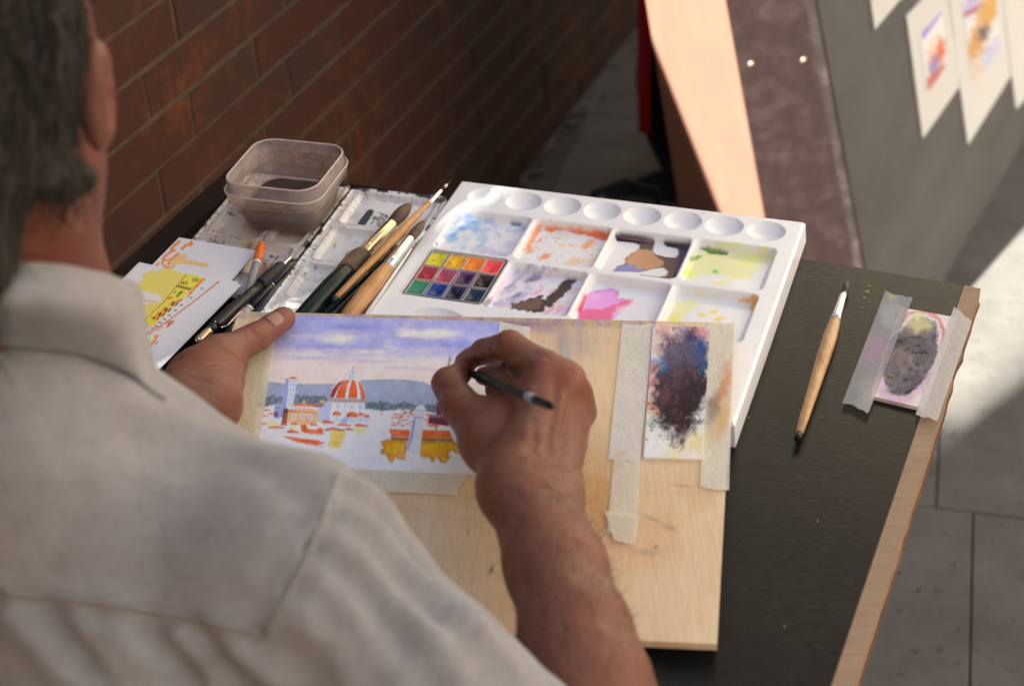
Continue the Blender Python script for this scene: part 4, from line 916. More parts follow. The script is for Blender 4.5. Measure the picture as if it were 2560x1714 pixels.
# ================================================================== DRAWING BOARD
bz = {'a': .7860, 'b': .7640}
BA, BB, BC = Z(548, 712, bz['a']), Z(1680, 738, bz['a']), Z(1640, 1472, bz['b'])
bn = np.cross(BC - BB, BA - BB); bn /= np.linalg.norm(bn); bn = bn if bn[2] > 0 else -bn
BD = BA + (BC - BB) + (BB - BA) * .02
def ob(px, py, lift=0):
    v = ray(px, py); t = (bn @ (BA + bn * lift - CAM)) / (bn @ v); return CAM + t * v
M_board = mat('board_plywood', rough=.55, attr='tint', spec=.35); bx = BB - BA; ang_ = math.atan2(bx[1], bx[0])
v_ = coords(M_board, (90, 3, 3), (0, 0, -ang_)); fb = noise(M_board, v_, 6, 5, .7, .3); at_ = [n for n in M_board.node_tree.nodes if n.type == 'ATTRIBUTE'][0]
setc(M_board, mix(M_board, .8, at_.outputs['Color'], ramp(M_board, fb, [(.2, (.80, .77, .72)), (.6, (1, 1, 1))]), 'MULTIPLY')); bump(M_board, fb, .12, .0005)
board = empty('drawing_board', tuple((BA + BC) / 2)); tag(board, 'plywood drawing board with paint stained top edge, held by the painter', 'drawing board')
s = Sheet([BA, BB, BC, BD], 420, 340, (214, 181, 147), (205, 200, 205), .78)
g = np.stack([s.x, s.y], -1)
f = fbm(g / 180, 21, 4); s.put(slice(None), sstep(.45, .65, f) * .45, (196, 152, 104)); f = fbm(g / 90, 25, 4); s.put(slice(None), sstep(.5, .7, f) * .35, (226, 200, 165))
s.blob(1345, 1130, 70, 190, (190, 135, 72), .55, .1, 1); s.blob(1300, 870, 120, 90, (226, 196, 150), .5, 0, 1); s.blob(560, 940, 60, 110, (206, 172, 125), .5, .1, 1); s.blob(950, 1300, 330, 160, (206, 182, 152), .55, 0, 1.5)
gy = np.stack([s.x / 5, s.y / 60], -1); edge_y = 712 + (s.x - 548) * .023
fr = s.y - edge_y; st = fbm(np.stack([s.x / 2.2, s.y / 40], -1), 5, 3); hue = fbm(np.stack([s.x / 26, s.y / 90], -1), 9, 3)
band = sstep(22, 12, fr) * (s.x < 1500) * (.35 + .65 * st)
colr = np.where((hue < .44)[:, None], s.pig((165, 150, 150)), np.where((hue < .52)[:, None], s.pig((150, 115, 145)), np.where((hue < .6)[:, None], s.pig((150, 150, 155)), s.pig((190, 160, 120)))))
s.c = s.c * (1 - band[:, None] * .95) + colr * .85 * band[:, None] * .95
for (x, y, a, b, c, al) in [(1190, 745, 60, 12, (115, 70, 130), .8), (1250, 752, 30, 12, (140, 100, 140), .7), (1285, 780, 16, 46, (140, 130, 150), .8), (1300, 820, 9, 50, (150, 160, 172), .8), (1325, 765, 10, 50, (150, 130, 160), .7), (1340, 790, 30, 34, (175, 158, 158), .6), (1240, 790, 26, 40, (190, 170, 160), .5), (1380, 770, 40, 30, (196, 176, 150), .5), (1140, 1080, 10, 45, (205, 160, 60), 0)]:
    X_ = (s.x - x) / a; Y_ = (s.y - y) / b; r2 = X_ ** 2 + Y_ ** 2; s.put(slice(None), al * np.exp(-r2) * (.4 + .8 * st), c)
s.stroke([(1078, 1098), (1076, 1138)], 7, (220, 180, 90), .8, warp=2)
s.stroke([(890, 1150), (1000, 1180), (1190, 1202)], 2.5, (190, 140, 120), .6); s.stroke([(880, 1290), (1180, 1318)], 2.5, (195, 150, 120), .5); s.stroke([(1410, 1115), (1640, 1135)], 2, (190, 150, 110), .5)
for x, y, a, b, r, al in ((1124, 1302, 5, 12, .4, .8), (1070, 1215, 2, 10, 0, .6), (1500, 1250, 4, 5, 0, .8), (1530, 1205, 18, 6, .3, .35), (1490, 1185, 22, 4, .4, .35), (1478, 1262, 30, 8, .1, .3), (1560, 1110, 26, 2, .05, .4)): s.blob(x, y, a, b, (90, 80, 90), al, r, 1.5)
s.poly([(1165, 1290), (1195, 1300), (1230, 1470), (1190, 1440), (1160, 1340)], (120, 110, 105), .45, soft=16, warp=14)
s.poly([(1350, 1100), (1400, 1100), (1395, 1200), (1370, 1230)], (176, 128, 75), .5, soft=30, warp=20)
s.c *= (1 + (fbm(np.stack([s.u, s.v], -1) * 150, 3, 2) - .5) * .10)[:, None]
s.grain(.05, 300, 14, 8)
s.build('board_face', M_board, board, thick=.0058)
# --- the watercolour being painted
M_tape = mat('masking_tape', rough=.7, attr='tint', spec=.25)
for M_ in (M_tape,):
    tr = N(M_, 'ShaderNodeBsdfTransparent'); mx = N(M_, 'ShaderNodeMixShader'); fz = noise(M_, coords(M_), 900, 3, .7)
    L(M_, ramp(M_, fz, [(.3, (.50, .50, .50)), (.7, (.76, .76, .76))]), mx.inputs[0]); L(M_, tr.outputs[0], mx.inputs[1]); L(M_, bsdf(M_).outputs[0], mx.inputs[2]); L(M_, mx.outputs[0], M_.node_tree.nodes['Material Output'].inputs[0])
pt = empty('watercolour_painting', tuple(ob(860, 900))); tag(pt, 'half finished watercolour of a domed city under a violet sky, taped to the board', 'painting')
s = Sheet([ob(621, 721), ob(1150, 737), ob(1096, 1086), ob(567, 1070)], 560, 360, (209, 211, 216), (214, 214, 214), .90, lift=.0007); s.zoom(580, 740, 3.0153)
X = s.X; Y = s.Y - (s.X - 400) * .035
g = np.stack([X / 230, Y / 60], -1); n1 = fbm(g, 31, 5); n2 = fbm(np.stack([X / 120, Y / 50], -1), 33, 4)
hgt = np.clip((Y - 140) / 480, 0, 1)
sky_ = s.pig((160, 162, 209)) * (1 - hgt[:, None]) + s.pig((218, 206, 194)) * hgt[:, None]
def ell(x, y, a, b, hard=1.): return np.exp(-((((X - x) / a) ** 2 + ((Y - y) / b) ** 2) ** hard))
blue = sstep(.30, .0, (Y - 150) / 300) + .0
cloud = np.maximum.reduce([ell(830, 300, 330, 48), ell(1500, 245, 330, 50), ell(560, 430, 230, 40) * .8, ell(1150, 390, 420, 45) * .8, ell(1250, 480, 600, 60)])
cloud = sstep(.05, 1.25, cloud + (n2 - .5) * 1.3 + (n1 - .5) * .6)
sky_ = s.pig((158, 160, 209)) * (1 - cloud[:, None]) + s.pig((220, 212, 206)) * cloud[:, None]
warm = sstep(330, 520, Y); sky_ = sky_ * (1 - warm[:, None]) + s.pig((216, 202, 196)) * warm[:, None]
dk = np.maximum.reduce([ell(880, 215, 260, 26), ell(1650, 320, 260, 32), ell(760, 370, 330, 16) * .8, ell(600, 460, 230, 14) * .5, ell(1000, 470, 260, 14) * .45, ell(1350, 510, 240, 12) * .35, ell(520, 180, 200, 40) * .5]) * (.25 + 1.1 * n1)
sky_ = sky_ * (1 - np.clip(dk, 0, .85)[:, None]) + s.pig((132, 136, 203)) * np.clip(dk, 0, .85)[:, None]
a = sstep(760, 690, Y)[:, None]; s.c = s.c * (1 - a) + sky_ * a
B = (196, 204, 226)
s.poly([(150, 650), (290, 643), (400, 662), (700, 662), (860, 655), (990, 633), (1200, 626), (1330, 630), (1450, 650), (1540, 690), (1640, 760), (2100, 800), (2100, 880), (1400, 870), (1000, 850), (160, 850)], (148, 160, 182), 1, soft=6, warp=4, edge=.1)
g = np.stack([s.X, s.Y], -1); hm = fbm(g / 60, 41, 4)
s.c *= (1 + (hm - .5) * .08)[:, None]
def trees(x0, x1, y, h, seed):
    r = random.Random(seed); x = x0
    while x < x1:
        w = r.uniform(24, 42); hh = h * r.uniform(.7, 1.15)
        s.poly([(x - w, y + 10), (x - w * .9, y - hh * .6), (x - w * .3, y - hh), (x + w * .3, y - hh * .95), (x + w * .9, y - hh * .5), (x + w, y + 10), (x, y + 26)], (112, 126, 136), .9, soft=6, warp=12, ws=18, seed=seed + int(x), edge=.35)
        x += w * .95
trees(215, 380, 810, 60, 1); trees(490, 720, 790, 44, 2); trees(1030, 1190, 840, 44, 3); trees(1230, 1360, 845, 44, 4); trees(1480, 1560, 855, 36, 5)
W = (210, 212, 217)
s.poly([(170, 850), (300, 820), (470, 830), (520, 812), (720, 830), (1010, 850), (1190, 870), (1240, 850), (1480, 870), (1560, 900), (1900, 1400), (100, 1400)], W, 1, soft=8, warp=14, ws=16)
LB = (140, 152, 200)
s.poly([(405, 620), (430, 618), (425, 760), (400, 915), (360, 910), (385, 760)], LB, 1, soft=5); s.poly([(430, 625), (490, 628), (470, 770), (455, 840), (410, 835), (420, 740)], (202, 205, 216), 1, soft=5)
for y in (640, 665, 700, 740, 775, 812): s.stroke([(436 - (y - 640) * .09, y), (482 - (y - 640) * .13, y + 3)], 5, LB, .8)
s.stroke([(448, 650), (430, 830)], 4, LB, .7); s.stroke([(470, 650), (448, 835)], 4, LB, .7); s.poly([(430, 622), (440, 606), (462, 602), (485, 612), (490, 628)], (228, 120, 70), 1, soft=4)
s.poly([(318, 850), (325, 815), (345, 797), (365, 815), (372, 900), (350, 925), (315, 915)], (150, 156, 196), 1, soft=4, warp=3); s.stroke([(318, 838), (368, 842)], 4, (70, 60, 100)); s.blob(332, 890, 16, 24, (60, 52, 80), .9)
s.poly([(640, 845), (720, 830), (755, 800), (735, 945), (645, 945)], (172, 182, 216), 1, soft=5, warp=3)
s.poly([(400, 850), (640, 852), (655, 870), (640, 965), (400, 960)], (224, 170, 120), 1, soft=5); s.poly([(392, 845), (425, 848), (410, 960), (372, 958)], (110, 50, 48), 1, soft=5); s.poly([(425, 860), (645, 872), (640, 884), (425, 872)], (206, 128, 84), 1, soft=4)
s.stroke([(402, 880), (390, 945)], 3, (200, 150, 120), .9); s.stroke([(412, 880), (400, 945)], 3, (200, 150, 120), .9)
for x in (466, 530, 588): s.poly([(x - 18, 925), (x - 15, 890), (x, 880), (x + 18, 892), (x + 15, 932)], (208, 207, 214), 1, soft=4); s.stroke([(x - 5, 892), (x - 8, 920)], 4, (110, 60, 90)); s.stroke([(x + 7, 894), (x + 4, 922)], 4, (120, 70, 100))
s.poly([(465, 812), (715, 820), (712, 836), (465, 828)], (222, 110, 56), 1, soft=4); s.poly([(620, 822), (715, 820), (712, 836), (620, 834)], (170, 66, 56), 1, soft=4); s.stroke([(480, 842), (600, 850)], 7, (226, 150, 110))
s.poly([(525, 805), (545, 783), (560, 806)], (235, 190, 110), 1, soft=3); s.poly([(655, 800), (665, 784), (700, 790), (705, 806)], (235, 200, 130), 1, soft=3)
# the dome
s.poly([(755, 800), (870, 800), (1000, 805), (1008, 940), (930, 960), (735, 945)], (208, 210, 216), 1, soft=5); s.poly([(720, 785), (760, 795), (745, 850), (735, 940), (640, 940), (650, 870)], (172, 182, 218), .9, soft=5)
s.poly([(735, 765), (755, 690), (800, 640), (860, 620), (910, 615), (970, 640), (1000, 700), (1005, 775), (870, 775)], (208, 208, 216), 1, soft=4)
s.poly([(737, 762), (758, 700), (800, 652), (850, 630), (800, 690), (765, 765)], (160, 50, 50), 1, soft=4, edge=.2)
for p in ([(782, 765), (800, 700), (845, 640), (885, 626), (862, 700), (852, 770)], [(875, 770), (885, 700), (905, 628), (925, 632), (945, 700), (942, 772)], [(972, 774), (968, 710), (945, 638), (975, 655), (1000, 715), (1002, 776)]): s.poly(p, (226, 100, 42), 1, soft=4, warp=3, edge=.15)
for p in ([(727, 770), (757, 770), (750, 795), (725, 792)], [(768, 772), (850, 776), (842, 798), (770, 792)], [(877, 776), (945, 778), (940, 800), (880, 796)], [(955, 780), (1000, 782), (998, 804), (960, 800)]): s.poly(p, (196, 150, 140), 1, soft=4, edge=.2)
s.poly([(870, 622), (878, 590), (895, 580), (915, 528), (935, 580), (942, 622)], (206, 212, 234), 1, soft=4)
for p in ([(895, 585), (890, 622)], [(912, 560), (908, 618)], [(930, 590), (926, 618)], [(914, 528), (913, 560)], [(896, 568), (934, 572)]): s.stroke(p, 5, (110, 135, 190), .95)
s.blob(914, 532, 5, 5, (150, 150, 120), .9); s.stroke([(850, 800), (842, 940)], 3, LB, .8); s.stroke([(962, 806), (955, 900)], 3, LB, .8)
for x, y in ((798, 828), (906, 834), (972, 836)): s.blob(x, y, 13, 15, (150, 165, 205), .9, 0, 2); s.blob(x + 3, y + 2, 6, 8, (210, 215, 232), .8)
for x, y, r in ((790, 890, 34), (905, 902, 46), (975, 892, 22), (1018, 905, 22)):
    s.poly([(x - r, y + 8), (x - r * .8, y - r * .4), (x, y - r * .75), (x + r * .8, y - r * .4), (x + r, y + 10)], (226, 104, 50), 1, soft=4, edge=.15); s.poly([(x - r, y + 8), (x - r * .8, y - r * .4), (x - r * .2, y - r * .7), (x - r * .5, y + 8)], (165, 52, 50), .85, soft=4)
    s.poly([(x - r * .9, y + 12), (x + r * .9, y + 14), (x + r * .8, y + 58), (x - r * .8, y + 50)], (196, 204, 228), .9, soft=5, warp=3); s.stroke([(x, y + 18), (x - 3, y + 48)], 5, LB, .8)
s.poly([(820, 935), (860, 900), (880, 915), (865, 960), (822, 955)], (150, 165, 208), .8, soft=6)
# roofs
def roof(x0, x1, y, th, c=(222, 100, 48), seed=1): s.poly([(x0, y), (x0 + (x1 - x0) * .35, y - th * .6), (x1, y + th * .2), (x1 - 6, y + th * .6), (x0 + 8, y + th * .5)], c, 1, soft=4, warp=3, ws=20, seed=seed); s.stroke([(x0 + 8, y + th * .55), (x1 - 4, y + th * .6)], 3, (140, 70, 80), .7)
for (a_, b_, y, t) in [(200, 290, 855, 14), (180, 280, 898, 14), (270, 330, 882, 12), (175, 262, 955, 20), (355, 420, 965, 16), (440, 500, 960, 14), (585, 650, 965, 16), (670, 770, 945, 22), (790, 900, 968, 16), (920, 1030, 970, 18), (850, 920, 1000, 16), (700, 850, 1002, 20), (410, 510, 1018, 20), (270, 400, 985, 16), (1115, 1140, 868, 8), (1120, 1140, 888, 8)]: roof(a_, b_, y, t, seed=a_)
s.poly([(515, 965), (560, 970), (570, 998), (640, 1005), (650, 990), (680, 995), (690, 1035), (600, 1038), (525, 1020)], (230, 98, 28), 1, soft=4, warp=5); s.stroke([(525, 1025), (685, 1042)], 4, (160, 80, 70), .8)
s.poly([(380, 1050), (520, 1072), (640, 1085), (705, 1108), (640, 1122), (500, 1100), (420, 1075)], (226, 96, 40), 1, soft=6, warp=4); s.stroke([(560, 1118), (690, 1134)], 8, (130, 100, 120), .5)
YL = (226, 190, 80)
s.poly([(745, 1012), (855, 1018), (835, 1090), (815, 1145), (730, 1140), (740, 1080)], YL, .95, soft=8, warp=8); s.poly([(925, 985), (1005, 988), (1000, 1030), (920, 1035)], (232, 214, 140), .9, soft=10, warp=8); s.poly([(262, 945), (330, 950), (330, 978), (262, 975)], (235, 214, 120), .9, soft=6); s.poly([(440, 975), (510, 980), (505, 1005), (445, 1000)], (235, 218, 170), .9, soft=6)
s.stroke([(690, 1010), (760, 990), (850, 1012)], 9, (150, 80, 60), .85, warp=3)
rr2 = random.Random(9)
for k in range(34):
    x = rr2.uniform(1190, 1350); y = rr2.uniform(860, 975); s.poly([(x, y), (x + rr2.uniform(12, 30), y - 5), (x + 34, y + 5), (x + 6, y + 9)], rr2.choice([(222, 100, 50), (150, 70, 80), (226, 130, 70), (196, 150, 120)]), .85, soft=3, warp=3)
for k in range(10):
    x = rr2.uniform(1440, 1480); y = rr2.uniform(880, 960); s.poly([(x, y), (x + 20, y - 5), (x + 24, y + 5), (x + 6, y + 9)], (226, 110, 60), .85, soft=3, warp=3)
s.poly([(1185, 1000), (1345, 1006), (1335, 1065), (1200, 1062)], (232, 100, 42), 1, soft=4, warp=4); s.poly([(1435, 1008), (1640, 1012), (1660, 1072), (1432, 1068)], (232, 106, 50), 1, soft=4, warp=4)
for p in ([(1195, 1062), (1335, 1068), (1332, 1092), (1200, 1086)], [(1430, 1068), (1660, 1074), (1680, 1096), (1428, 1092)]): s.poly(p, (140, 100, 60), 1, soft=5, warp=3)
GO = (224, 160, 24)
s.poly([(1120, 1090), (1180, 1082), (1330, 1095), (1310, 1160), (1300, 1230), (1260, 1225), (1230, 1205), (1215, 1255), (1190, 1245), (1160, 1200), (1130, 1190), (1125, 1165), (1150, 1140), (1125, 1115)], GO, 1, soft=6, warp=12, ws=26, edge=.4)
s.poly([(1425, 1092), (1680, 1100), (1710, 1150), (1705, 1195), (1680, 1180), (1660, 1160), (1620, 1185), (1640, 1215), (1600, 1255), (1565, 1245), (1550, 1215), (1510, 1250), (1480, 1215), (1430, 1205), (1415, 1170)], GO, 1, soft=6, warp=14, ws=26, edge=.4)
s.blob(1240, 1190, 70, 30, (220, 130, 20), .5, 0, 2, warp=30); s.blob(1470, 1190, 40, 30, (222, 130, 30), .5, 0, 2, warp=30); s.blob(1500, 1140, 80, 24, (232, 190, 40), .6, 0, 2, warp=20)
s.poly([(1365, 920), (1440, 918), (1435, 1000), (1415, 1200), (1320, 1165), (1345, 1060)], (202, 204, 216), 1, soft=6); s.poly([(1368, 920), (1385, 922), (1360, 1080), (1330, 1165), (1318, 1160), (1345, 1050)], LB, 1, soft=5)
s.poly([(1370, 860), (1375, 840), (1410, 815), (1445, 825), (1460, 850), (1455, 900), (1430, 920), (1370, 912)], (203, 206, 216), 1, soft=4)
s.stroke([(1370, 862), (1380, 838), (1408, 822)], 5, (80, 60, 120)); s.stroke([(1372, 858), (1450, 866)], 4, (130, 125, 180)); s.stroke([(1366, 905), (1400, 916), (1440, 912)], 6, (90, 70, 130)); s.stroke([(1412, 820), (1420, 800), (1430, 782)], 4, (80, 60, 60))
for x in (1385, 1405, 1425, 1445): s.stroke([(x, 872), (x - 2, 898)], 4, LB, .9)
s.poly([(1545, 800), (1570, 800), (1600, 880), (1640, 980), (1480, 960), (1488, 890), (1540, 890)], (104, 44, 70), 1, soft=4, warp=3); s.poly([(1570, 790), (1600, 800), (1620, 880), (1580, 900)], (226, 184, 160), 1, soft=5)
for x in range(1490, 1600, 18): s.stroke([(x, 895), (x + 2, 912)], 5, (205, 204, 214), .9)
s.poly([(1470, 968), (1560, 966), (1560, 982), (1500, 986)], (224, 120, 60), 1, soft=4); s.stroke([(1540, 985), (1538, 1005)], 14, (80, 66, 70), .9)
s.poly([(1586, 540), (1612, 530), (1636, 545), (1620, 572), (1588, 560)], (150, 70, 60), 1, soft=4, warp=3); s.stroke([(1622, 545), (1634, 500), (1642, 460), (1645, 440)], 6, (110, 60, 70), .95); s.stroke([(1632, 470), (1656, 480), (1636, 492)], 6, (40, 36, 60), .95); s.stroke([(1630, 520), (1640, 500)], 10, (190, 80, 50), .9)
s.granulate(.28, 26, 120, 5); s.soften(2, .6); s.c *= (1 + (fbm(np.stack([s.u, s.v], -1) * 170, 51, 2) - .5) * .09)[:, None]
s.build('painted_paper', M_paper, pt)
# --- tapes and blotting pads
def tape(label, marks, plane, c=(222, 205, 188), seed=1, group='strips of masking tape', lift=.0011, stains=(), clear=.0):
    P = [plane(*m_) for m_ in marks]; s = Sheet(P, 40, 90, c, (205, 198, 200), .84, lift=lift)
    g = np.stack([s.u * 6, s.v * 22], -1); f = fbm(g, seed, 4); s.c *= (.90 + .2 * f)[:, None]
    for (x, y, a, b, cc, al) in stains: s.blob(x, y, a, b, cc, al, .3, 1.5, warp=14, ws=20)
    # torn ends and a slight wrinkle
    e = (fbm(np.stack([s.u * 3.1, s.v * 0 + seed], -1), seed, 5) - .5) * .034
    s.P += (P[3] - P[0]) * (e * (np.abs(s.v - .5) * 2) ** 6 * np.sign(s.v - .5) * 1.6)[:, None]
    s.h = .00025 * (fbm(np.stack([s.u * 5, s.v * 16], -1), seed + 2, 3) - .3) * (1 + 0 * s.u)
    o = s.build('masking_tape', M_tape, None); tag(o, label, 'tape', group); o.location = (0, 0, 0); return o
OB = lambda x, y: ob(x, y)
TBp = lambda x, y: Z(x, y, TZ + .0002)
tape('wide strip of masking tape under the lower edge of the watercolour', [(1075, 1087), (1045, 1136), (560, 1110), (590, 1062)], OB, (214, 198, 178), 3, lift=.0016)
tape('strip of masking tape down the left edge of the watercolour', [(585, 728), (638, 722), (585, 1075), (527, 1075)], OB, (222, 196, 165), 4, lift=.0016)
tape('short torn scrap of white tape above the painting hand', [(1143, 740), (1212, 752), (1212, 788), (1140, 778)], OB, (226, 214, 196), 5, lift=.0018)
tape('long stained tape left of the dark blotting pad, upper strip', [(1424, 744), (1496, 744), (1462, 1062), (1392, 1052)], OB, (226, 208, 196), 6, lift=.0013, stains=((1445, 800, 18, 30, (196, 205, 180), .5), (1425, 1040, 14, 10, (225, 180, 150), .5)))
tape('lower tape strip hanging below the left side of the pad', [(1404, 1050), (1464, 1060), (1455, 1226), (1388, 1220)], OB, (228, 200, 180), 7, lift=.0010)
tape('folded tape tab at the lower end of the left strip', [(1383, 1172), (1464, 1182), (1452, 1250), (1405, 1240)], OB, (226, 196, 172), 8, lift=.0020)
tape('broad tape down the right edge of the drawing board', [(1618, 741), (1679, 741), (1667, 1128), (1602, 1112)], OB, (232, 208, 188), 9, lift=.0015, stains=((1655, 880, 14, 60, (205, 130, 90), .8), (1648, 960, 18, 50, (222, 160, 90), .8), (1630, 930, 14, 40, (80, 60, 60), .7)))
tape('translucent tape holding the left side of the wet pad on the table', [(2024, 674), (2086, 692), (1986, 952), (1926, 930)], TBp, (150, 145, 146), 10, lift=.0040, stains=((1990, 900, 26, 50, (196, 180, 170), .6), (2000, 800, 30, 40, (190, 150, 165), .6), (2035, 720, 20, 30, (205, 200, 195), .5), (2040, 680, 12, 8, (190, 185, 110), .7)))
tape('tape holding the right side of the wet pad at the table edge', [(2180, 713), (2222, 742), (2142, 974), (2094, 954)], TBp, (196, 186, 178), 11, lift=.0040)
M_pad = mat('blotting_tissue', rough=.95, attr='tint', spec=.1); bump(M_pad, noise(M_pad, coords(M_pad), 260, 5, .7), .6, .0012)
def pad(label, marks, plane, art, thick, wrinkle, nu=130, nv=220):
    s = Sheet([plane(*m_) for m_ in marks], nu, nv, (228, 218, 214), (205, 200, 205), .8, lift=thick); art(s)
    e = np.minimum(np.minimum(s.u, 1 - s.u), np.minimum(s.v, 1 - s.v)); s.h = wrinkle * (fbm(np.stack([s.u * 7, s.v * 12], -1), 5, 5) - .5) * sstep(0, .12, e)
    o = s.build('blotting_pad', M_pad, None, thick=thick - .0002); tag(o, label, 'blotting pad', 'blotting pads'); return o
def padA(s):
    g = np.stack([s.x, s.y], -1); f = fbm(g / 22, 61, 5); f2 = fbm(g / 9, 64, 4); r = random.Random(12)
    for x, y, c in ((1510, 930, (226, 150, 100)), (1500, 860, (206, 120, 110)), (1520, 770, (220, 150, 130)), (1590, 765, (210, 110, 100)), (1600, 1000, (220, 190, 110)), (1545, 1040, (220, 200, 150)), (1495, 990, (215, 205, 200))): s.blob(x, y, 34, 36, c, .75, 0, 1.2, warp=36, ws=20)
    m = np.exp(-((((s.x - 1560 + (s.y - 880) * .08) / 58) ** 2 + ((s.y - 878) / 118) ** 2) ** 1.6)); m = sstep(.12, .55, m + (f - .5) * .7 + (f2 - .5) * .35); s.put(slice(None), m, (58, 44, 46))
    for x, y, a, b, c, al in ((1600, 795, 24, 34, (42, 78, 140), .9), (1580, 765, 22, 18, (70, 70, 120), .7), (1510, 835, 20, 24, (84, 116, 156), .75), (1545, 800, 44, 40, (128, 116, 138), .55), (1614, 835, 10, 30, (50, 110, 150), .7), (1515, 900, 16, 30, (130, 92, 104), .5), (1560, 850, 26, 40, (98, 82, 90), .4), (1498, 960, 12, 16, (110, 140, 130), .6)): s.blob(x, y, a, b, c, al, .4, 1.1, warp=24, ws=18)
    for k in range(150):
        a = r.uniform(0, 6.28); q = r.uniform(.2, 1.12) if k % 2 else r.uniform(.75, 1.15); x = 1558 + 58 * q * math.cos(a) - (117 * q * math.sin(a)) * .07; y = 872 + 122 * q * math.sin(a); t = r.uniform(-.9, .9) + 1.2; ln = r.uniform(8, 30)
        c = r.choice([(48, 36, 42), (60, 46, 52), (92, 74, 80), (40, 32, 40), (112, 84, 80), (80, 84, 112) if y < 860 else (58, 44, 46)])
        s.stroke([(x, y), (x + ln * .5 * math.cos(t), y + ln * .5 * math.sin(t)), (x + ln * math.cos(t + .5), y + ln * math.sin(t + .5))], r.uniform(1.5, 5), c, r.uniform(.3, .7), warp=4, ws=10, seed=k, soft=4)
    for k in range(26):
        x = r.gauss(1500, 14); y = r.uniform(900, 1010); s.stroke([(x, y), (x + r.uniform(-10, 10), y + r.uniform(-10, 10))], r.uniform(2, 5), (56, 38, 54), .8, soft=2)
pad('dark stained blotting pad taped on the drawing board', [(1494, 750), (1624, 753), (1606, 1055), (1472, 1050)], OB, padA, .0024, .0012)
def padB(s):
    rB = random.Random(3)
    g = np.stack([s.x, s.y], -1); f = fbm(g / 20, 71, 5); f2 = fbm(np.stack([s.x / 14, s.y / 7], -1), 74, 4)
    X = s.x - 2080 + (s.y - 820) * .30; Y = s.y - 815; r = (X / 62) ** 2 + (Y / 92) ** 2 + (f - .5) * .5
    s.put(slice(None), np.exp(-((np.sqrt(np.abs(r)) - 1.12) / .06) ** 2) * .8 * (s.y < 800), (190, 90, 60)); s.put(slice(None), np.exp(-((np.sqrt(np.abs(r)) - 1.05) / .16) ** 2) * .5 * (s.y > 850), (165, 110, 170)); s.put(slice(None), np.exp(-((np.sqrt(np.abs(r)) - 1.25) / .25) ** 2) * .35, (226, 160, 160))
    m = sstep(1.05, .8, r); s.put(slice(None), m * .95, (92, 82, 84)); s.put(slice(None), m * sstep(.52, .64, f2) * .8, (52, 46, 50)); s.put(slice(None), m * sstep(.5, .64, f) * .6, (120, 112, 120)); s.put(slice(None), m * sstep(.6, .7, fbm(g / 30, 77, 3)) * .5, (140, 120, 110))
    for k in range(64):
        a = rB.uniform(0, 6.28); q = rB.uniform(.1, .97); X0 = 60 * q * math.cos(a); Y0 = 90 * q * math.sin(a); ln = rB.uniform(-.5, .5)
        P_ = [(2080 + 60 * q * math.cos(a + ln * w_) - 90 * q * math.sin(a + ln * w_) * .30, 815 + 90 * q * math.sin(a + ln * w_)) for w_ in (0, .5, 1)]
        s.stroke(P_, rB.uniform(3, 10), rB.choice([(48, 44, 48), (60, 54, 58), (128, 118, 124), (112, 100, 94), (84, 74, 76), (84, 78, 92)]), rB.uniform(.25, .5), warp=9, ws=12, seed=k, soft=5)
    s.blob(2105, 740, 26, 16, (226, 206, 150), .7, .3, 1.5, warp=16)
pad('wet grey blotting pad with violet rim taped to the table corner', [(2058, 710), (2186, 734), (2112, 942), (1988, 912)], TBp, padB, .0035, .0022)

# ================================================================== THE PAINTER
def nets(F, org, h):
    """surface nets over a sampled distance field"""
    F = F.astype(np.float32); S_ = F < 0; nx, ny, nz = F.shape; cs = (nx - 1, ny - 1, nz - 1)
    acc = np.zeros(cs + (3,), np.float32); cnt = np.zeros(cs, np.float32)
    for ax in range(3):
        sl0 = [slice(None)] * 3; sl1 = [slice(None)] * 3; sl0[ax] = slice(0, -1); sl1[ax] = slice(1, None)
        a = F[tuple(sl0)]; b = F[tuple(sl1)]; x = (a < 0) != (b < 0); I = np.argwhere(x); t = (a[x] / (a[x] - b[x] + 1e-12))
        P = I.astype(np.float32); P[:, ax] += t; o = [q for q in range(3) if q != ax]
        for d0 in (0, -1):
            for d1 in (0, -1):
                J = I.copy(); J[:, o[0]] += d0; J[:, o[1]] += d1
                ok = ((J >= 0) & (J < np.array(cs))).all(1); Jk = J[ok]; np.add.at(acc, (Jk[:, 0], Jk[:, 1], Jk[:, 2]), P[ok]); np.add.at(cnt, (Jk[:, 0], Jk[:, 1], Jk[:, 2]), 1)
    act = cnt > 0; idx = -np.ones(cs, np.int64); idx[act] = np.arange(act.sum()); Vt = acc[act] / cnt[act][:, None] * h + org
    quads = []
    for ax in range(3):
        sl0 = [slice(None)] * 3; sl1 = [slice(None)] * 3; sl0[ax] = slice(0, -1); sl1[ax] = slice(1, None)
        a = S_[tuple(sl0)]; b = S_[tuple(sl1)]; o = [q for q in range(3) if q != ax]
        for flip, msk in ((False, a & ~b), (True, ~a & b)):
            I = np.argwhere(msk); I = I[(I[:, o[0]] > 0) & (I[:, o[1]] > 0) & (I[:, o[0]] < cs[o[0]]) & (I[:, o[1]] < cs[o[1]])]
            q = []
            for d0, d1 in ((0, 0), (-1, 0), (-1, -1), (0, -1)):
                J = I.copy(); J[:, o[0]] += d0; J[:, o[1]] += d1; q.append(idx[J[:, 0], J[:, 1], J[:, 2]])
            q = np.stack(q, 1)
            if flip ^ (ax == 1): q = q[:, ::-1]
            quads.append(q)
    Q = np.concatenate(quads); Q = Q[(Q >= 0).all(1)]
    return Vt, Q
def smin(a, b, k):
    if k <= 0: return np.minimum(a, b)
    h = np.clip(.5 + .5 * (b - a) / k, 0, 1); return b + (a - b) * h - k * h * (1 - h)
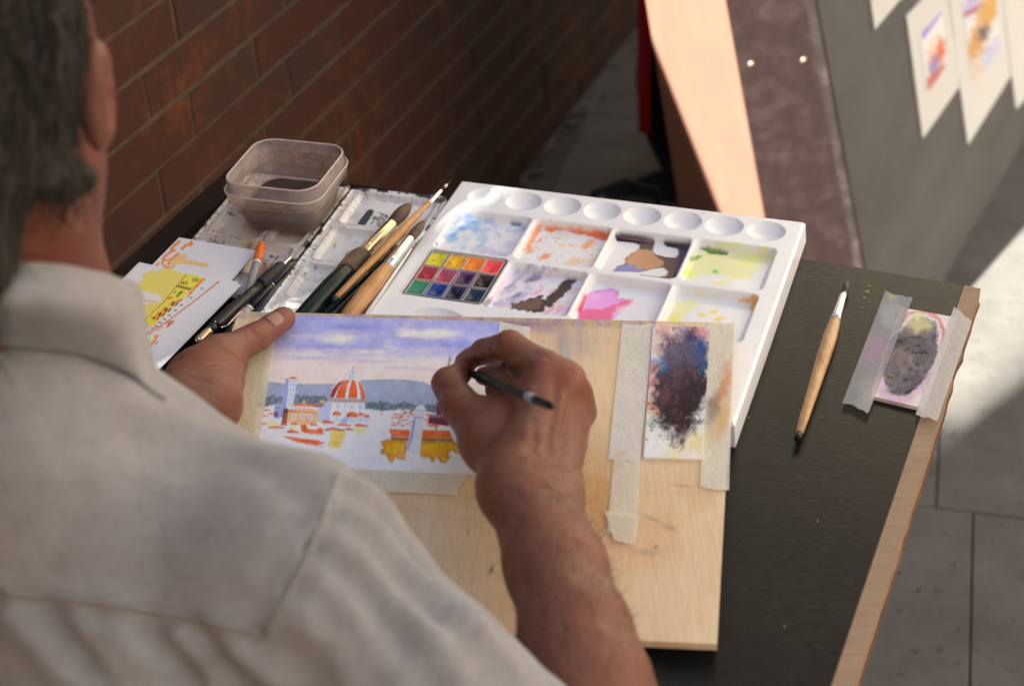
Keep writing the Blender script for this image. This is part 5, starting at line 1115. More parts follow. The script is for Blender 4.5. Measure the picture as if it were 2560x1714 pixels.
def cap(p, a, b, ra, rb, fl=None):
    a = np.asarray(a, np.float32); b = np.asarray(b, np.float32); ab = b - a; t = np.clip(((p - a) @ ab) / (ab @ ab + 1e-9), 0, 1)
    return np.sqrt(((p - a - t[..., None] * ab) ** 2).sum(-1)) - (ra + (rb - ra) * t)
def ell_(p, c, r, M=None):
    q = p - np.asarray(c, np.float32)
    if M is not None: q = q @ np.asarray(M, np.float32).T
    r = np.asarray(r, np.float32); k0 = np.sqrt(((q / r) ** 2).sum(-1)); k1 = np.sqrt(((q / r ** 2) ** 2).sum(-1)) + 1e-9
    return k0 * (k0 - 1) / k1
def sculpt(prims, h, pad=.012, lo=None, hi=None, extra=None):
    """prims: ('c', a, b, ra, rb, k) or ('e', c, r, M, k); metres"""
    L_, H_ = [], []
    for q in prims:
        if q[0] == 'c':
            for c, r in ((q[1], q[3]), (q[2], q[4])): L_.append(np.asarray(c) - r); H_.append(np.asarray(c) + r)
        else: L_.append(np.asarray(q[1]) - max(q[2])); H_.append(np.asarray(q[1]) + max(q[2]))
    l = np.min(L_, 0) - pad; u = np.max(H_, 0) + pad
    if lo is not None: l = np.maximum(l, lo)
    if hi is not None: u = np.minimum(u, hi)
    ax = [np.arange(l[i], u[i] + h, h, dtype=np.float32) for i in range(3)]
    p = np.stack(np.meshgrid(*ax, indexing='ij'), -1); F = None
    for q in prims:
        d = cap(p, q[1], q[2], q[3], q[4]) if q[0] == 'c' else ell_(p, q[1], q[2], q[3])
        F = d if F is None else smin(F, d, q[-1])
    if extra is not None: F = extra(p, F)
    return nets(F, np.array([a[0] for a in ax]), h)
def normals(Vt, Q):
    n = np.cross(Vt[Q[:, 2]] - Vt[Q[:, 0]], Vt[Q[:, 3]] - Vt[Q[:, 1]]); N_ = np.zeros_like(Vt)
    for k in range(4): np.add.at(N_, Q[:, k], n)
    return N_ / (np.linalg.norm(N_, axis=1)[:, None] + 1e-12)
def relax(Vt, Q, it=2, lam=.5):
    for _ in range(it):
        s_ = np.zeros_like(Vt); c_ = np.zeros(len(Vt))
        for k in range(4):
            np.add.at(s_, Q[:, k], Vt[Q[:, (k + 1) % 4]]); np.add.at(s_, Q[:, k], Vt[Q[:, (k + 3) % 4]]); np.add.at(c_, Q[:, k], 2)
        Vt = Vt * (1 - lam) + lam * s_ / c_[:, None]
    return Vt
def segd(P, a, b):
    ab = b - a; t = np.clip(((P - a) @ ab) / (ab @ ab + 1e-9), 0, 1); return np.linalg.norm(P - a - t[:, None] * ab, axis=1), t
def crease(Vt, N_, pts, w, depth):
    """press a groove (or, with a negative depth, raise a fold) along a line of points lying on the surface"""
    d = np.full(len(Vt), 9.); pts = [np.asarray(p, float) for p in pts]
    for a, b in zip(pts[:-1], pts[1:]): d = np.minimum(d, segd(Vt, a, b)[0])
    return Vt - N_ * (depth * np.exp(-(d / w) ** 2))[:, None]

painter = empty('person', (-.33, .62, 0)); tag(painter, 'grey haired man in a pale linen shirt painting with his right hand', 'person')
def r2(x, y, z): return Z((x / 3.136 + 1050) / DS, (y / 3.136 + 780) / DS, z)
mm = .001
# --- right hand and forearm
IM, MM_, RM, PM = r2(985, 455, .864), r2(1135, 545, .858), r2(1200, 650, .842), r2(1240, 770, .824)
wrL, wrR = V(1180, 1115, 1.040), V(1248, 1125, 1.045)
f1a, f1b = V(1256, 1290, .985), V(1288, 1300, .990)
f2a, f2b = V(1302, 1440, .945), V(1330, 1440, .950)
f3a, f3b = V(1335, 1568, .920), V(1368, 1568, .925)
elb = V(1420, 1840, .905)
C_ = lambda a, b, ra, rb, k: ('c', a, b, ra * mm, rb * mm, k * mm)
RH = [C_(wrL, IM, 20, 11.5, 0), C_(wrL, MM_, 18, 12, 10), C_(wrR, RM, 19, 11.5, 10), C_(wrR, PM, 18, 11.5, 10),
      C_(IM, MM_, 11.5, 12, 8), C_(MM_, RM, 11.5, 11, 8), C_(RM, PM, 11, 11, 8),
      C_(wrL, wrR, 21, 20, 12), C_(wrL, f1a, 21, 25, 14), C_(wrR, f1b, 19.5, 25, 14), C_(f1a, f2a, 25, 27, 14), C_(f1b, f2b, 24, 26, 14), C_(f2a, f3a, 27, 30, 14), C_(f2b, f3b, 26, 28, 14), C_(f3a, elb, 30, 38, 16), C_(f3b, elb, 28, 38, 14)]
T0, T1, T2, T3 = r2(560, 1010, .832), r2(318, 735, .833), r2(222, 560, .829), r2(335, 462, .812)
RH += [C_(V(1165, 1085, 1.055), T0, 18, 18, 12), C_(T0, T1, 18, 13.5, 12), C_(T0, r2(800, 800, .845), 17, 14, 14), C_(r2(470, 830, .834), r2(850, 690, .848), 11, 12, 12), C_(T1, T2, 13.0, 11.6, 5), C_(T2, T3, 11.4, 8.2, 4)]
fing = [  # PIP, DIP, tip and their radii
    (IM, r2(702, 262, .866), r2(500, 310, .838), r2(342, 388, .812), 12.2, 10.6, 9.2, 7.2),
    (MM_, r2(800, 430, .838), r2(640, 470, .812), r2(500, 500, .799), 12, 10.2, 8.8, 7.2),
    (RM, r2(870, 560, .812), r2(700, 590, .799), r2(580, 610, .7945), 11.5, 9.8, 8.4, 7),
    (PM, r2(1060, 720, .803), r2(900, 700, .7945), r2(760, 690, .793), 10.8, 8.6, 7.6, 6.6)]
FG = []
for a, b, c, d, ra, rb, rc, rd in fing: FG.append([C_(a, b, ra, rb, 5), C_(b, c, rb, rc, 3), C_(c, d, rc, rd, 2.5)])
def fingers(p, F):
    for i, f in enumerate(FG):
        g = None
        for q in f: d = cap(p, q[1], q[2], q[3], q[4]); g = d if g is None else smin(g, d, q[5])
        F = smin(F, g, .0035 if i == 0 else .002)
    return F
Vt, Q = sculpt(RH, .0019, extra=fingers)
Vt = relax(Vt, Q, 2); N_ = normals(Vt, Q)
def surf(Vt, N_, px, py):      # nearest visible surface point on a sight line
    q = proj(Vt); d = np.hypot(q[:, 0] - px, q[:, 1] - py); c = np.argsort(d)[:40]; dep = np.linalg.norm(Vt[c] - CAM, axis=1); c = c[dep < dep.min() + .02]; w__ = 1 / (d[c] + 1.5) ** 2; return (Vt[c] * w__[:, None]).sum(0) / w__.sum()
def m2(x, y): return ((x / 3.136 + 1050) / DS, (y / 3.136 + 780) / DS)
for pts, w_, dp in [([(660, 420), (700, 350), (760, 330)], 2.0, 1.2), ([(690, 500), (740, 490), (810, 440)], 2.2, 1.2), ([(480, 230), (500, 330), (560, 400)], 1.7, 1.0), ([(590, 210), (590, 330), (640, 420)], 1.8, 1.2), ([(900, 330), (1000, 360)], 2.5, .8), ([(240, 690), (330, 650), (400, 650)], 2.2, .9), ([(170, 590), (260, 610)], 2, .5),
                    ([(430, 1360), (700, 1400), (1000, 1380)], 2.6, .8), ([(450, 1240), (800, 1290), (1100, 1230)], 2.2, .5), ([(700, 560), (850, 780), (900, 1100)], 4, .9), ([(1060, 560), (1050, 800), (1000, 1100)], 4, 1.2), ([(1170, 700), (1140, 900), (1080, 1150)], 4, .9)]:
    Vt = crease(Vt, N_, [surf(Vt, N_, *m2(*p)) for p in pts], w_ * mm, dp * 1.1 * mm)
for pts, w_, dp in [([(985, 470)], 9, -1.6), ([(1180, 560)], 8, -1.6), ([(300, 715)], 8, -1.2), ([(690, 230)], 7, -.8), ([(880, 600), (840, 1000)], 3, -1.0), ([(1110, 680), (1060, 1080)], 3, -.9)]:
    c = [surf(Vt, N_, *m2(*p)) for p in pts]; c = c * 2 if len(c) == 1 else c; Vt = crease(Vt, N_, c, w_ * mm, dp * mm)
Vt = Vt + N_ * ((fbm(Vt * 110, 5, 4) - .5) * .0016)[:, None]
parts_v = [Vt]; parts_q = [Q]
knk = [(surf(Vt, N_, *m2(1000, 440)), 13), (surf(Vt, N_, *m2(1220, 560)), 14), (surf(Vt, N_, *m2(300, 715)), 10), (surf(Vt, N_, *m2(700, 220)), 11), (surf(Vt, N_, *m2(400, 440)), 9)]
# --- left hand: thumb on the board, fingers under it
def r7(x, y, z): return Z((x / 3.921 + 380) / DS, (y / 3.921 + 640) / DS, z)
def m7(x, y): return ((x / 3.921 + 380) / DS, (y / 3.921 + 640) / DS)
ta_, tb_, tc_, td_ = r7(1290, 612, .7965), r7(1010, 800, .800), r7(640, 985, .806), r7(470, 1230, .806)
lw = r7(380, 1480, .812); lw2 = r7(560, 1420, .812); le = np.array([-.40, .70, .80])
LH = [C_(lw, lw2, 24, 20, 0), C_(lw2, r7(640, 1200, .806), 20, 18, 14), C_(lw, td_, 24, 23, 14), C_(td_, tc_, 23, 15.5, 14), C_(r7(640, 1240, .800), r7(740, 1090, .798), 15, 10, 14), C_(tc_, tb_, 14.5, 10.8, 8), C_(tb_, ta_, 10.9, 9.8, 5), C_(lw, le, 26, 40, 20), C_(r7(460, 1200, .782), r7(620, 1050, .775), 20, 14, 14)]
LF = [(r7(600, 1010, .772), r7(860, 900, .764), r7(1010, 900, .763), r7(1120, 930, .763), 9.5), (r7(640, 1120, .768), r7(960, 1050, .762), r7(1110, 1040, .762), r7(1230, 1060, .762), 9.5), (r7(660, 1240, .766), r7(960, 1200, .761), r7(1100, 1190, .761), r7(1220, 1200, .761), 9), (r7(680, 1380, .764), r7(920, 1360, .7605), r7(1020, 1350, .7605), r7(1110, 1350, .7605), 8)]
def lf(p, F):
    for a, b, c, d, r in LF:
        g = smin(smin(cap(p, a, b, (r + 1) * mm, r * mm), cap(p, b, c, r * mm, (r - 1) * mm), .003), cap(p, c, d, (r - 1) * mm, (r - 2) * mm), .003); F = smin(F, g, .004)
    return F
Vt, Q = sculpt(LH, .0019, extra=lf); Vt = relax(Vt, Q, 2); N_ = normals(Vt, Q)
for pts, w_, dp in [([(900, 720), (980, 740), (1010, 790)], 1.3, .9), ([(940, 700), (1030, 770)], 1.2, .8), ([(1060, 880), (1090, 950)], 1.6, .6), ([(560, 1060), (680, 1060), (790, 1110), (860, 1100)], 1.7, 1.2), ([(640, 1110), (780, 1150)], 1.4, 1.0), ([(360, 1190), (560, 1240)], 1.6, .9), ([(440, 1130), (700, 1150)], 1.5, .8), ([(840, 900), (870, 1010)], 2.0, .5), ([(200, 1380), (560, 1420)], 1.6, .4), ([(230, 1320), (560, 1350)], 1.6, .4)]:
    Vt = crease(Vt, N_, [surf(Vt, N_, *m7(*p)) for p in pts], w_ * mm, dp * mm)
Vt = crease(Vt, N_, [surf(Vt, N_, *m7(980, 740))] * 2, 8 * mm, -.8 * mm)
Vt = Vt + N_ * ((fbm(Vt * 90, 6, 4) - .5) * .0012)[:, None]
knk += [(surf(Vt, N_, *m7(980, 760)), 9), (surf(Vt, N_, *m7(1300, 700)), 10)]
parts_v.append(Vt); parts_q.append(Q); nailp = surf(Vt, N_, *m7(1205, 612)); LHV, LHN = Vt, N_
# --- head and neck
NB = V(-30, 800, .89)                               # base of the neck
HC_ = V(-135, 165, .82)                                          # middle of the skull
Fd = np.array([.10, .86, -.42]); Fd /= np.linalg.norm(Fd); Sd = np.cross(Fd, [0, 0, 1]); Sd /= np.linalg.norm(Sd); Ud = np.cross(Sd, Fd)
HM = np.stack([Sd, Fd, Ud])
hp = lambda s_, f_, u_: HC_ + Sd * s_ + Fd * f_ + Ud * u_
HD = [('e', hp(0, -.005, .033), (.071, .092, .084), HM, 0), ('e', hp(0, .045, -.02), (.062, .055, .085), HM, .03), ('e', hp(0, .055, -.075), (.042, .045, .035), HM, .025), ('e', hp(.047, .02, -.05), (.022, .045, .035), HM, .02), ('e', hp(-.047, .02, -.05), (.022, .045, .035), HM, .02),
      ('e', hp(.050, .058, -.008), (.016, .02, .016), HM, .02), ('e', hp(-.050, .058, -.008), (.016, .02, .016), HM, .02), ('c', hp(0, .092, .02), hp(0, .112, -.022), .008, .013, .01), ('e', hp(0, .083, .038), (.045, .018, .012), HM, .012), ('e', hp(0, .088, -.055), (.022, .012, .010), HM, .008),
      ('c', NB - Fd * .01, hp(0, -.035, -.045), .062, .054, .03), ('c', NB + np.array([.02, .03, -.01]), hp(.0, .02, -.06), .05, .045, .03)]
def face(p, F):
    for sg in (1, -1):
        F = np.maximum(F, -ell_(p, hp(.030 * sg, .100, .018), (.015, .012, .010), HM)); F = np.minimum(F, ell_(p, hp(.030 * sg, .084, .018), (.012, .012, .012), HM))
        c = hp(.080 * sg, .002, -.012); e = ell_(p, c, (.009, .017, .029), HM); e = np.maximum(e, -ell_(p, hp(.090 * sg, .006, -.010), (.008, .011, .022), HM)); F = smin(F, e, .006)
    return np.maximum(F, -cap(p, hp(-.018, .102, -.056), hp(.018, .102, -.056), .002, .002))
Vt, Q = sculpt(HD, .003, extra=face); Vt = relax(Vt, Q, 1); Vt = Vt + normals(Vt, Q) * ((fbm(Vt * 60, 8, 3) - .5) * .002)[:, None]
parts_v.append(Vt); parts_q.append(Q)
# --- trunk and upper arms, under the clothes
SR = V(665, 1270, .855); AM = V(960, 1590, .865); SL = V(-620, 960, 1.0); HIP = np.array([-.42, .52, .54]); EL = le
TRK = V(160, 1340, .985); TRN = V(20, 1005, .875); YK = V(280, 1190, .90); elbR = elb
TR_ = [('c', TRK, HIP, .07, .11, 0), ('c', SR, YK, .035, .045, .04), ('c', YK, TRN, .045, .04, .04), ('c', TRN, NB, .045, .045, .04), ('c', YK, TRK, .04, .06, .04), ('c', TRK, SL, .06, .04, .04), ('c', TRN, SL, .04, .04, .04), ('c', SR, AM, .035, .036, .02), ('c', AM, elbR, .036, .036, .02), ('c', SL, EL, .04, .036, .03)]
Vt, Q = sculpt(TR_, .010); parts_v.append(Vt); parts_q.append(Q)
off = 0; QQ = []
for a, b in zip(parts_v, parts_q): QQ.append(b + off); off += len(a)
BV = np.concatenate(parts_v); QQ = np.concatenate(QQ)
base = np.tile(np.array([.212, .084, .050]), (len(BV), 1)); n = fbm(BV * 38, 3, 4)[:, None]; n2_ = fbm(BV * 150, 9, 3)[:, None]
base = base * (.88 + .24 * n); base = np.where(n2_ > .70, base * .88, base)
for c, r in knk:
    a = np.exp(-(np.linalg.norm(BV - c, axis=1) / (r * mm)) ** 2)[:, None] * .45; base = base * (1 - a) + np.array([.275, .072, .046]) * a
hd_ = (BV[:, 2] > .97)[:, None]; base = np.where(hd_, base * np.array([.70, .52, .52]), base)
nf = fbm(np.stack([BV[:, 0] * 30, BV[:, 1] * 30, BV[:, 2] * 30], -1), 14, 3)[:, None]; base = base * (1 - .3 * sstep(.55, .7, nf)) + np.array([.25, .14, .10]) * .3 * sstep(.55, .7, nf)
M_skin = mat('skin', rough=.48, attr='tint', spec=.26); bs = bsdf(M_skin); bs.inputs['Subsurface Weight'].default_value = .12; bs.inputs['Subsurface Radius'].default_value = (.006, .002, .0012)
v_ = coords(M_skin); vr = N(M_skin, 'ShaderNodeTexVoronoi'); vr.inputs['Scale'].default_value = 620; L(M_skin, v_, vr.inputs['Vector'])
nb = bump(M_skin, vr.outputs['Distance'], .25, .0006); bump(M_skin, noise(M_skin, coords(M_skin, (1, 3, 1), (0, 0, .4)), 170, 5, .65), .35, .0008, nb)
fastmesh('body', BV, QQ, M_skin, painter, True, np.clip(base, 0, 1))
# hair on the forearms and the back of the hand
hv = []; hq = []
def arm_hair(V0, N0, axis, n_, seed, keep):
    r_ = np.random.default_rng(seed); ok = np.where(keep)[0]
    for i in r_.choice(ok, n_):
        p = V0[i]; n = N0[i]; d = axis + r_.normal(0, .45, 3) + n * .35; d /= np.linalg.norm(d); ln = r_.uniform(.005, .011); sdv = np.cross(d, n); sdv /= np.linalg.norm(sdv) + 1e-9; k0 = len(hv); bend = r_.normal(0, .35)
        for j in range(4):
            t = j / 3; c = p + n * (.0002 + .0016 * t) + d * ln * t + sdv * bend * ln * t * t; w_ = .00011 * (1.1 - t); hv.append(c - sdv * w_); hv.append(c + sdv * w_)
        for j in range(3): a = k0 + j * 2; hq.append((a, a + 1, a + 3, a + 2))
RV, RQ = parts_v[0], parts_q[0]; RN = normals(RV, RQ); pq = proj(RV); axr = wrR - f2b; axr /= np.linalg.norm(axr)
arm_hair(RV, RN, axr, 1500, 1, (pq[:, 1] > 1130) & (RN @ (CAM - RV.mean(0)) > .1)); arm_hair(RV, RN, axr, 160, 2, (pq[:, 1] > 960) & (pq[:, 1] < 1150) & (pq[:, 0] > 1180) & (RN[:, 2] > .1))
arm_hair(LHV, LHN, np.array([.5, .2, 0]), 350, 3, (proj(LHV)[:, 0] < 450) & (LHN[:, 2] > -.2))
o = fastmesh('arm_hair', np.array(hv), np.array(hq), mat('arm_hair', (.045, .022, .012), .5), painter, True); o['kind'] = 'stuff'
# thumb nail
M_nail = mat('nail', (.30, .15, .115), .35); td = (ta_ - tb_) / np.linalg.norm(ta_ - tb_); nn = np.array([0, -.35, .94]) ; nn -= td * (nn @ td); nn /= np.linalg.norm(nn)
# the nail lies on the side of the thumb that faces the viewer
nn2 = nailp - (ta_ + td * ((nailp - ta_) @ td)); nn2 /= np.linalg.norm(nn2); bb = np.cross(td, nn2)
vs = []; fs = []; nu_, nv_ = 11, 11
for j in range(nv_):
    for i in range(nu_):
        a = (i / (nu_ - 1) - .5) * 2; b = (j / (nv_ - 1) - .5) * 2; r = 1 - .12 * (abs(a) ** 3) * (abs(b) ** 3); aa = a * r; b2 = b * r
        ph = aa * rad(38); R_ = .0094 + .0006 * (1 - b2 * b2 * .5)
        vs.append(nailp - nn2 * .0094 + td * (b2 * .0068 * (1 - .12 * a * a) + .0003) + (nn2 * math.cos(ph) + bb * math.sin(ph)) * (R_ + .0003))
for j in range(nv_ - 1):
    for i in range(nu_ - 1): k = j * nu_ + i; fs.append((k, k + 1, k + nu_ + 1, k + nu_))
o = mesh('thumbnail', vs, fs, M_nail, painter, True); so = o.modifiers.new('thick', 'SOLIDIFY'); so.thickness = .0006; so.offset = -1
# --- brush in the right hand
b0 = Z(1040, 838, .7835); b1 = r2(1040, 742, .945)
hb = empty('paint_brush', tuple(b0)); tag(hb, 'dark green brush held between thumb and forefinger of the right hand', 'paintbrush')
lathe('bristles', b0, b1, [(0, .0002), (.04, .0009), (.09, .0012)], M_hair, hb, 12); lathe('ferrule', b0, b1, [(.085, .0013), (.2, .0021), (.21, .0022)], M_silver, hb, 14)
lathe('handle', b0, b1, [(.205, .0024), (.35, .0038), (.6, .0035), (.96, .0026), (.985, .0023), (1, .001)], mat('matt_green_lacquer', (.003, .012, .010), .5, spec=.18), hb, 16)
lathe('print_band', b0, b1, [(.80, .00308), (.86, .0029)], mat('silver_print', (.35, .4, .42), .4), hb, 16)
# --- hair
M_hairm = mat('grey_brown_hair', rough=.7, attr='tint', spec=.15)
HR0 = [('c', hp(-.012, -.06, -.05), hp(-.014, -.078, -.135), .058, .051, .03), ('e', hp(-.003, -.020, .046), (.079, .098, .096), HM, 0), ('e', hp(-.010, -.062, -.05), (.069, .05, .095), HM, .03), ('e', hp(.058, -.022, .004), (.024, .034, .046), HM, .02), ('e', hp(.062, -.016, -.052), (.020, .028, .010), HM, .014), ('e', hp(-.062, -.020, .0), (.026, .040, .050), HM, .02)]
HR = HR0[1:] + HR0[:1]
Vt, Q = sculpt(HR, .0035); N_ = normals(Vt, Q); f = fbm(np.stack([(Vt - HC_) @ Sd * 60, (Vt - HC_) @ Fd * 60, (Vt - HC_) @ Ud * 22], -1), 3, 4)
Vt = Vt + N_ * ((f - .5) * .017)[:, None]; base = np.array([.024, .020, .0155]) * (.4 + 1.6 * sstep(.35, .75, f)[:, None])
fastmesh('hair', Vt, Q, M_hairm, painter, True, np.clip(base, 0, 1))
# locks standing off the cap
r_ = np.random.default_rng(4); pick = r_.choice(len(Vt), min(7000, len(Vt)), replace=False); vs = []; qs = []; cs_ = []
for i in pick:
    p = Vt[i]; n = N_[i]; d = -Ud * .8 - Fd * .35 + n * .25 + r_.normal(0, .34, 3); d -= n * (d @ n) * .6; d /= np.linalg.norm(d); ln = r_.uniform(.010, .028); sdv = np.cross(d, n); sdv /= np.linalg.norm(sdv) + 1e-9; w_ = r_.uniform(.0002, .0007); k0 = len(vs); curl = r_.normal(0, .4)
    tone = np.array([.034, .029, .023]) * r_.choice([.4, .8, 1.3, 2.6], p=[.3, .35, .2, .15])
    for j in range(5):
        t = j / 4; c = p + n * (.001 + .004 * t - .002 * t * t) + d * ln * t + sdv * curl * ln * t * t
        vs += [c - sdv * w_ * (1 - t * .8), c + sdv * w_ * (1 - t * .8)]; cs_ += [tone, tone]
    for j in range(4): a = k0 + j * 2; qs.append((a, a + 1, a + 3, a + 2))
fastmesh('hair_strands', np.array(vs), np.array(qs), M_hairm, painter, True, np.array(cs_)); COL.objects['hair_strands']['kind'] = 'stuff'

# --- shirt
M_shirt = mat('pale_linen', rough=.9, spec=.15); v_ = coords(M_shirt); bs = bsdf(M_shirt); bs.inputs['Sheen Weight'].default_value = .25
fa = noise(M_shirt, v_, 45, 8, .85); setc(M_shirt, ramp(M_shirt, fa, [(.3, (.24, .224, .218)), (.5, (.29, .273, .266)), (.7, (.345, .329, .323))]))
wv = N(M_shirt, 'ShaderNodeTexWave'); wv.inputs['Scale'].default_value = 420; wv.inputs['Distortion'].default_value = 3; L(M_shirt, v_, wv.inputs[0])
nb = bump(M_shirt, wv.outputs['Fac'], .12, .0004); bump(M_shirt, noise(M_shirt, coords(M_shirt, (1, 1, 1)), 260, 4, .7), .5, .0012, nb)
yk = lambda x, y, d: V(x, y, d)
SH = [('c', TRK, HIP + np.array([0, 0, -.04]), .105, .150, 0), ('c', YK, TRK, .066, .095, .06), ('c', SR, YK, .051, .067, .03), ('c', YK, TRN, .067, .069, .03), ('c', TRN, SL, .069, .06, .04), ('c', TRK, SL, .10, .06, .06),
      ('c', SR, AM, .051, .053, .02), ('c', AM, V(1270, 1850, .89), .053, .056, .02), ('c', SL, EL, .06, .055, .04), ('c', V(560, 1420, .885), V(330, 1500, .90), .055, .075, .06), ('c', TRN, NB, .058, .052, .03)]
Vt, Q = sculpt(SH, .0052, pad=.02); Vt = relax(Vt, Q, 2); SHV, SHN = Vt, normals(Vt, Q)
def fold(pts, w_, hgt):
    global SHV
    SHV = crease(SHV, SHN, [surf(SHV, SHN, *p) for p in pts], w_ * mm, -hgt * mm * 1.3)
for pts, w_, hg in [   # back pleats below the yoke
    ([(30, 1400), (120, 1500), (230, 1600)], 9, 5), ([(170, 1400), (250, 1500), (330, 1600)], 7, 5), ([(100, 1400), (190, 1520)], 7, -5), ([(260, 1420), (360, 1540), (430, 1620)], 9, 6), ([(330, 1450), (420, 1540)], 8, -5), ([(400, 1440), (480, 1530), (560, 1640)], 8, 5), ([(500, 1450), (640, 1560)], 9, 5), ([(470, 1480), (560, 1580)], 8, -5),
    ([(0, 1345), (250, 1375), (450, 1410), (600, 1440)], 5, 2.6), ([(0, 1372), (250, 1402), (450, 1436), (590, 1465)], 6, -4),
    ([(765, 1085), (735, 1180), (680, 1290), (630, 1400), (600, 1445)], 4, 1.8), ([(785, 1095), (755, 1190), (700, 1300), (655, 1400)], 4, -2.6),
    ([(790, 1110), (880, 1140), (960, 1230)], 8, 4), ([(780, 1150), (860, 1200), (960, 1320), (1080, 1450)], 8, 5), ([(800, 1130), (900, 1190), (980, 1290)], 7, -4), ([(750, 1200), (850, 1290), (960, 1430), (1040, 1560)], 9, 6), ([(770, 1190), (860, 1260), (990, 1400)], 8, -5), ([(720, 1290), (800, 1380), (880, 1500), (930, 1600)], 10, 5), ([(730, 1260), (830, 1350), (920, 1470)], 8, -5), ([(680, 1400), (760, 1480), (830, 1600)], 9, 5),
    ([(1000, 1260), (1060, 1400), (1180, 1540)], 8, 3), ([(300, 900), (420, 960), (560, 1010)], 12, 2.5), ([(100, 900), (260, 980), (460, 1060)], 16, -3), ([(560, 1040), (640, 1090), (700, 1140)], 10, -3)]:
    fold(pts, w_, hg)
SHV = SHV + SHN * ((fbm(SHV * 14, 21, 4) - .5) * .008 + (fbm(SHV * 45, 22, 3) - .5) * .0022)[:, None]
fastmesh('shirt', SHV, Q, M_shirt, painter, True)
M_seam = noisy('shirt_seam', [(.3, (.24, .22, .21)), (.7, (.31, .29, .28))], 60, .9, .4, .001)
for pts in ([(24 * k, 1352 + .055 * 24 * k + .00017 * (24 * k) ** 2) for k in range(26)], [(768, 1090), (740, 1180), (690, 1290), (640, 1390), (600, 1448)]):
    tube('seam', [(lambda q: q + (CAM - q) / np.linalg.norm(CAM - q) * .0012)(surf(SHV, SHN, *p)) for p in pts], .0018, M_seam, painter, 8)
# --- collar: stand and fall, as one turned-down band
rim = [V(*q) for q in [(-420, 700, .84), (-250, 640, .80), (-100, 615, .80), (40, 606, .805), (150, 612, .82), (250, 632, .845), (312, 665, .875), (325, 740, .90), (340, 820, .91), (372, 892, .915)]]
mid = [V(*q) for q in [(-440, 790, .80), (-260, 720, .765), (-110, 690, .765), (30, 680, .77), (140, 690, .785), (240, 712, .81), (300, 745, .84), (322, 790, .87), (338, 845, .89), (374, 900, .91)]]
bot = [V(*q) for q in [(-460, 880, .78), (-270, 800, .745), (-120, 775, .745), (20, 770, .75), (130, 788, .765), (225, 815, .785), (290, 845, .81), (325, 868, .835), (350, 888, .86), (380, 908, .90)]]
inn = [V(*q) for q in [(-400, 760, .90), (-230, 700, .86), (-90, 680, .86), (30, 670, .865), (130, 680, .88), (215, 700, .90), (262, 730, .915), (285, 790, .925), (310, 850, .93), (360, 905, .925)]]
bot = [(lambda q: q + (CAM - q) / np.linalg.norm(CAM - q) * .005)(surf(SHV, SHN, *p)) if k_ > 1 else bot[k_] for k_, p in enumerate([(-460, 880), (-270, 800), (-120, 782), (20, 786), (130, 800), (225, 822), (290, 850), (325, 872), (350, 892), (380, 912)])]
vs = []; cols = 6
def cr_(P, t):        # Catmull-Rom through the marks
    n = len(P) - 1; x = t * n; i = min(int(x), n - 1); f = x - i; p0, p1, p2, p3 = P[max(i - 1, 0)], P[i], P[i + 1], P[min(i + 2, n)]
    return .5 * ((2 * p1) + (p2 - p0) * f + (2 * p0 - 5 * p1 + 4 * p2 - p3) * f * f + (3 * p1 - p0 - 3 * p2 + p3) * f ** 3)
NC = 70; rows = [bot, mid, rim, inn]; NR = 22
for i in range(NC):
    t = i / (NC - 1); K = [cr_(r, t) for r in rows]
    for j in range(NR):
        q = cr_(K, j / (NR - 1)); vs.append(q)
vs = np.array(vs); i = np.arange(NC * NR).reshape(NC, NR); Qc = np.stack([i[:-1, :-1].ravel(), i[1:, :-1].ravel(), i[1:, 1:].ravel(), i[:-1, 1:].ravel()], 1)
n_ = normals(vs, Qc); vs = vs + n_ * ((fbm(vs * 28, 9, 3) - .5) * .006)[:, None]
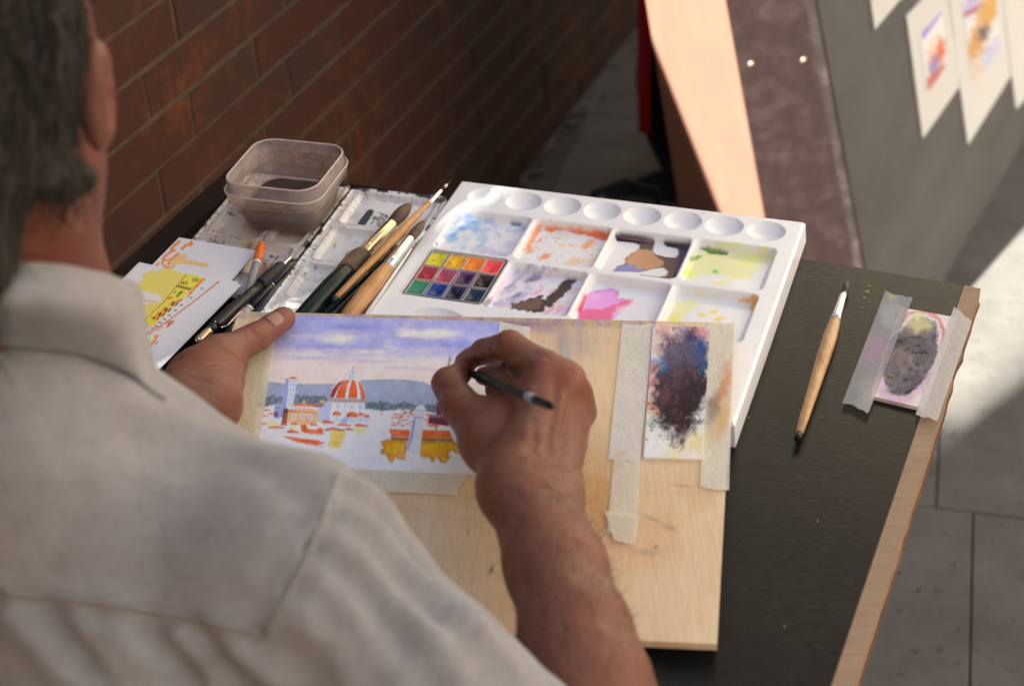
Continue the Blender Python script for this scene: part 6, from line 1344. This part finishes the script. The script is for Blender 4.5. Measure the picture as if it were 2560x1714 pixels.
o = fastmesh('collar', vs, Qc, M_shirt, painter, True); so = o.modifiers.new('cloth', 'SOLIDIFY'); so.thickness = .0028; so.offset = 0
# --- trousers, shoes and the stool he sits on
M_trou = noisy('dark_trousers', [(.3, (.02, .022, .03)), (.7, (.04, .042, .052))], 30, .9, .3, .002); M_shoe = mat('brown_leather', (.06, .03, .018), .45)
bf = np.array([.55, .83, 0]); bs_ = np.array([.83, -.55, 0])
TRO = []
for sg in (1, -1):
    h0 = HIP + bs_ * .09 * sg + np.array([0, 0, -.03]); kn = h0 + bf * .36 + bs_ * .05 * sg + np.array([0, 0, .02]); an = kn + bf * .02 + np.array([0, 0, -.45])
    TRO += [('c', h0, kn, .085, .065, .04), ('c', kn, an, .065, .048, .03)]
Vt, Q = sculpt(TRO[:1] + TRO[1:] + [('c', HIP + bs_ * .08, HIP - bs_ * .08, .12, .12, .05)], .009); fastmesh('trousers', Vt, Q, M_trou, painter, True)
for sg in (1, -1):
    an = HIP + bs_ * .14 * sg + bf * .38; a0_ = np.array([an[0], an[1], .05]); Vt, Q = sculpt([('c', a0_, a0_ + bf * .16 + np.array([0, 0, -.012]), .042, .036, 0), ('c', a0_, a0_ + np.array([0, 0, .05]), .04, .04, .02)], .006); Vt[:, 2] = np.maximum(Vt[:, 2], .004); fastmesh('shoe', Vt, Q, M_shoe, painter, True)
stool = empty('stool', (HIP[0], HIP[1], 0)); tag(stool, 'plain wooden stool under the painter', 'stool')
sz = HIP[2] - .15; M_stool = noisy('stool_wood', [(.3, (.2, .11, .05)), (.7, (.33, .2, .1))], 12, .5, .2, .001, stretch=(1, 8, 1))
lathe('seat', (HIP[0], HIP[1], sz - .03), (HIP[0], HIP[1], sz), [(0, .15), (.2, .165), (.8, .165), (1, .15)], M_stool, stool, 32)
for k in range(4):
    a = rad(45 + 90 * k); tube('leg', [np.array([HIP[0] + .10 * math.cos(a), HIP[1] + .10 * math.sin(a), sz - .03]), np.array([HIP[0] + .17 * math.cos(a), HIP[1] + .17 * math.sin(a), .002])], [.018, .014], M_stool, stool, 12)
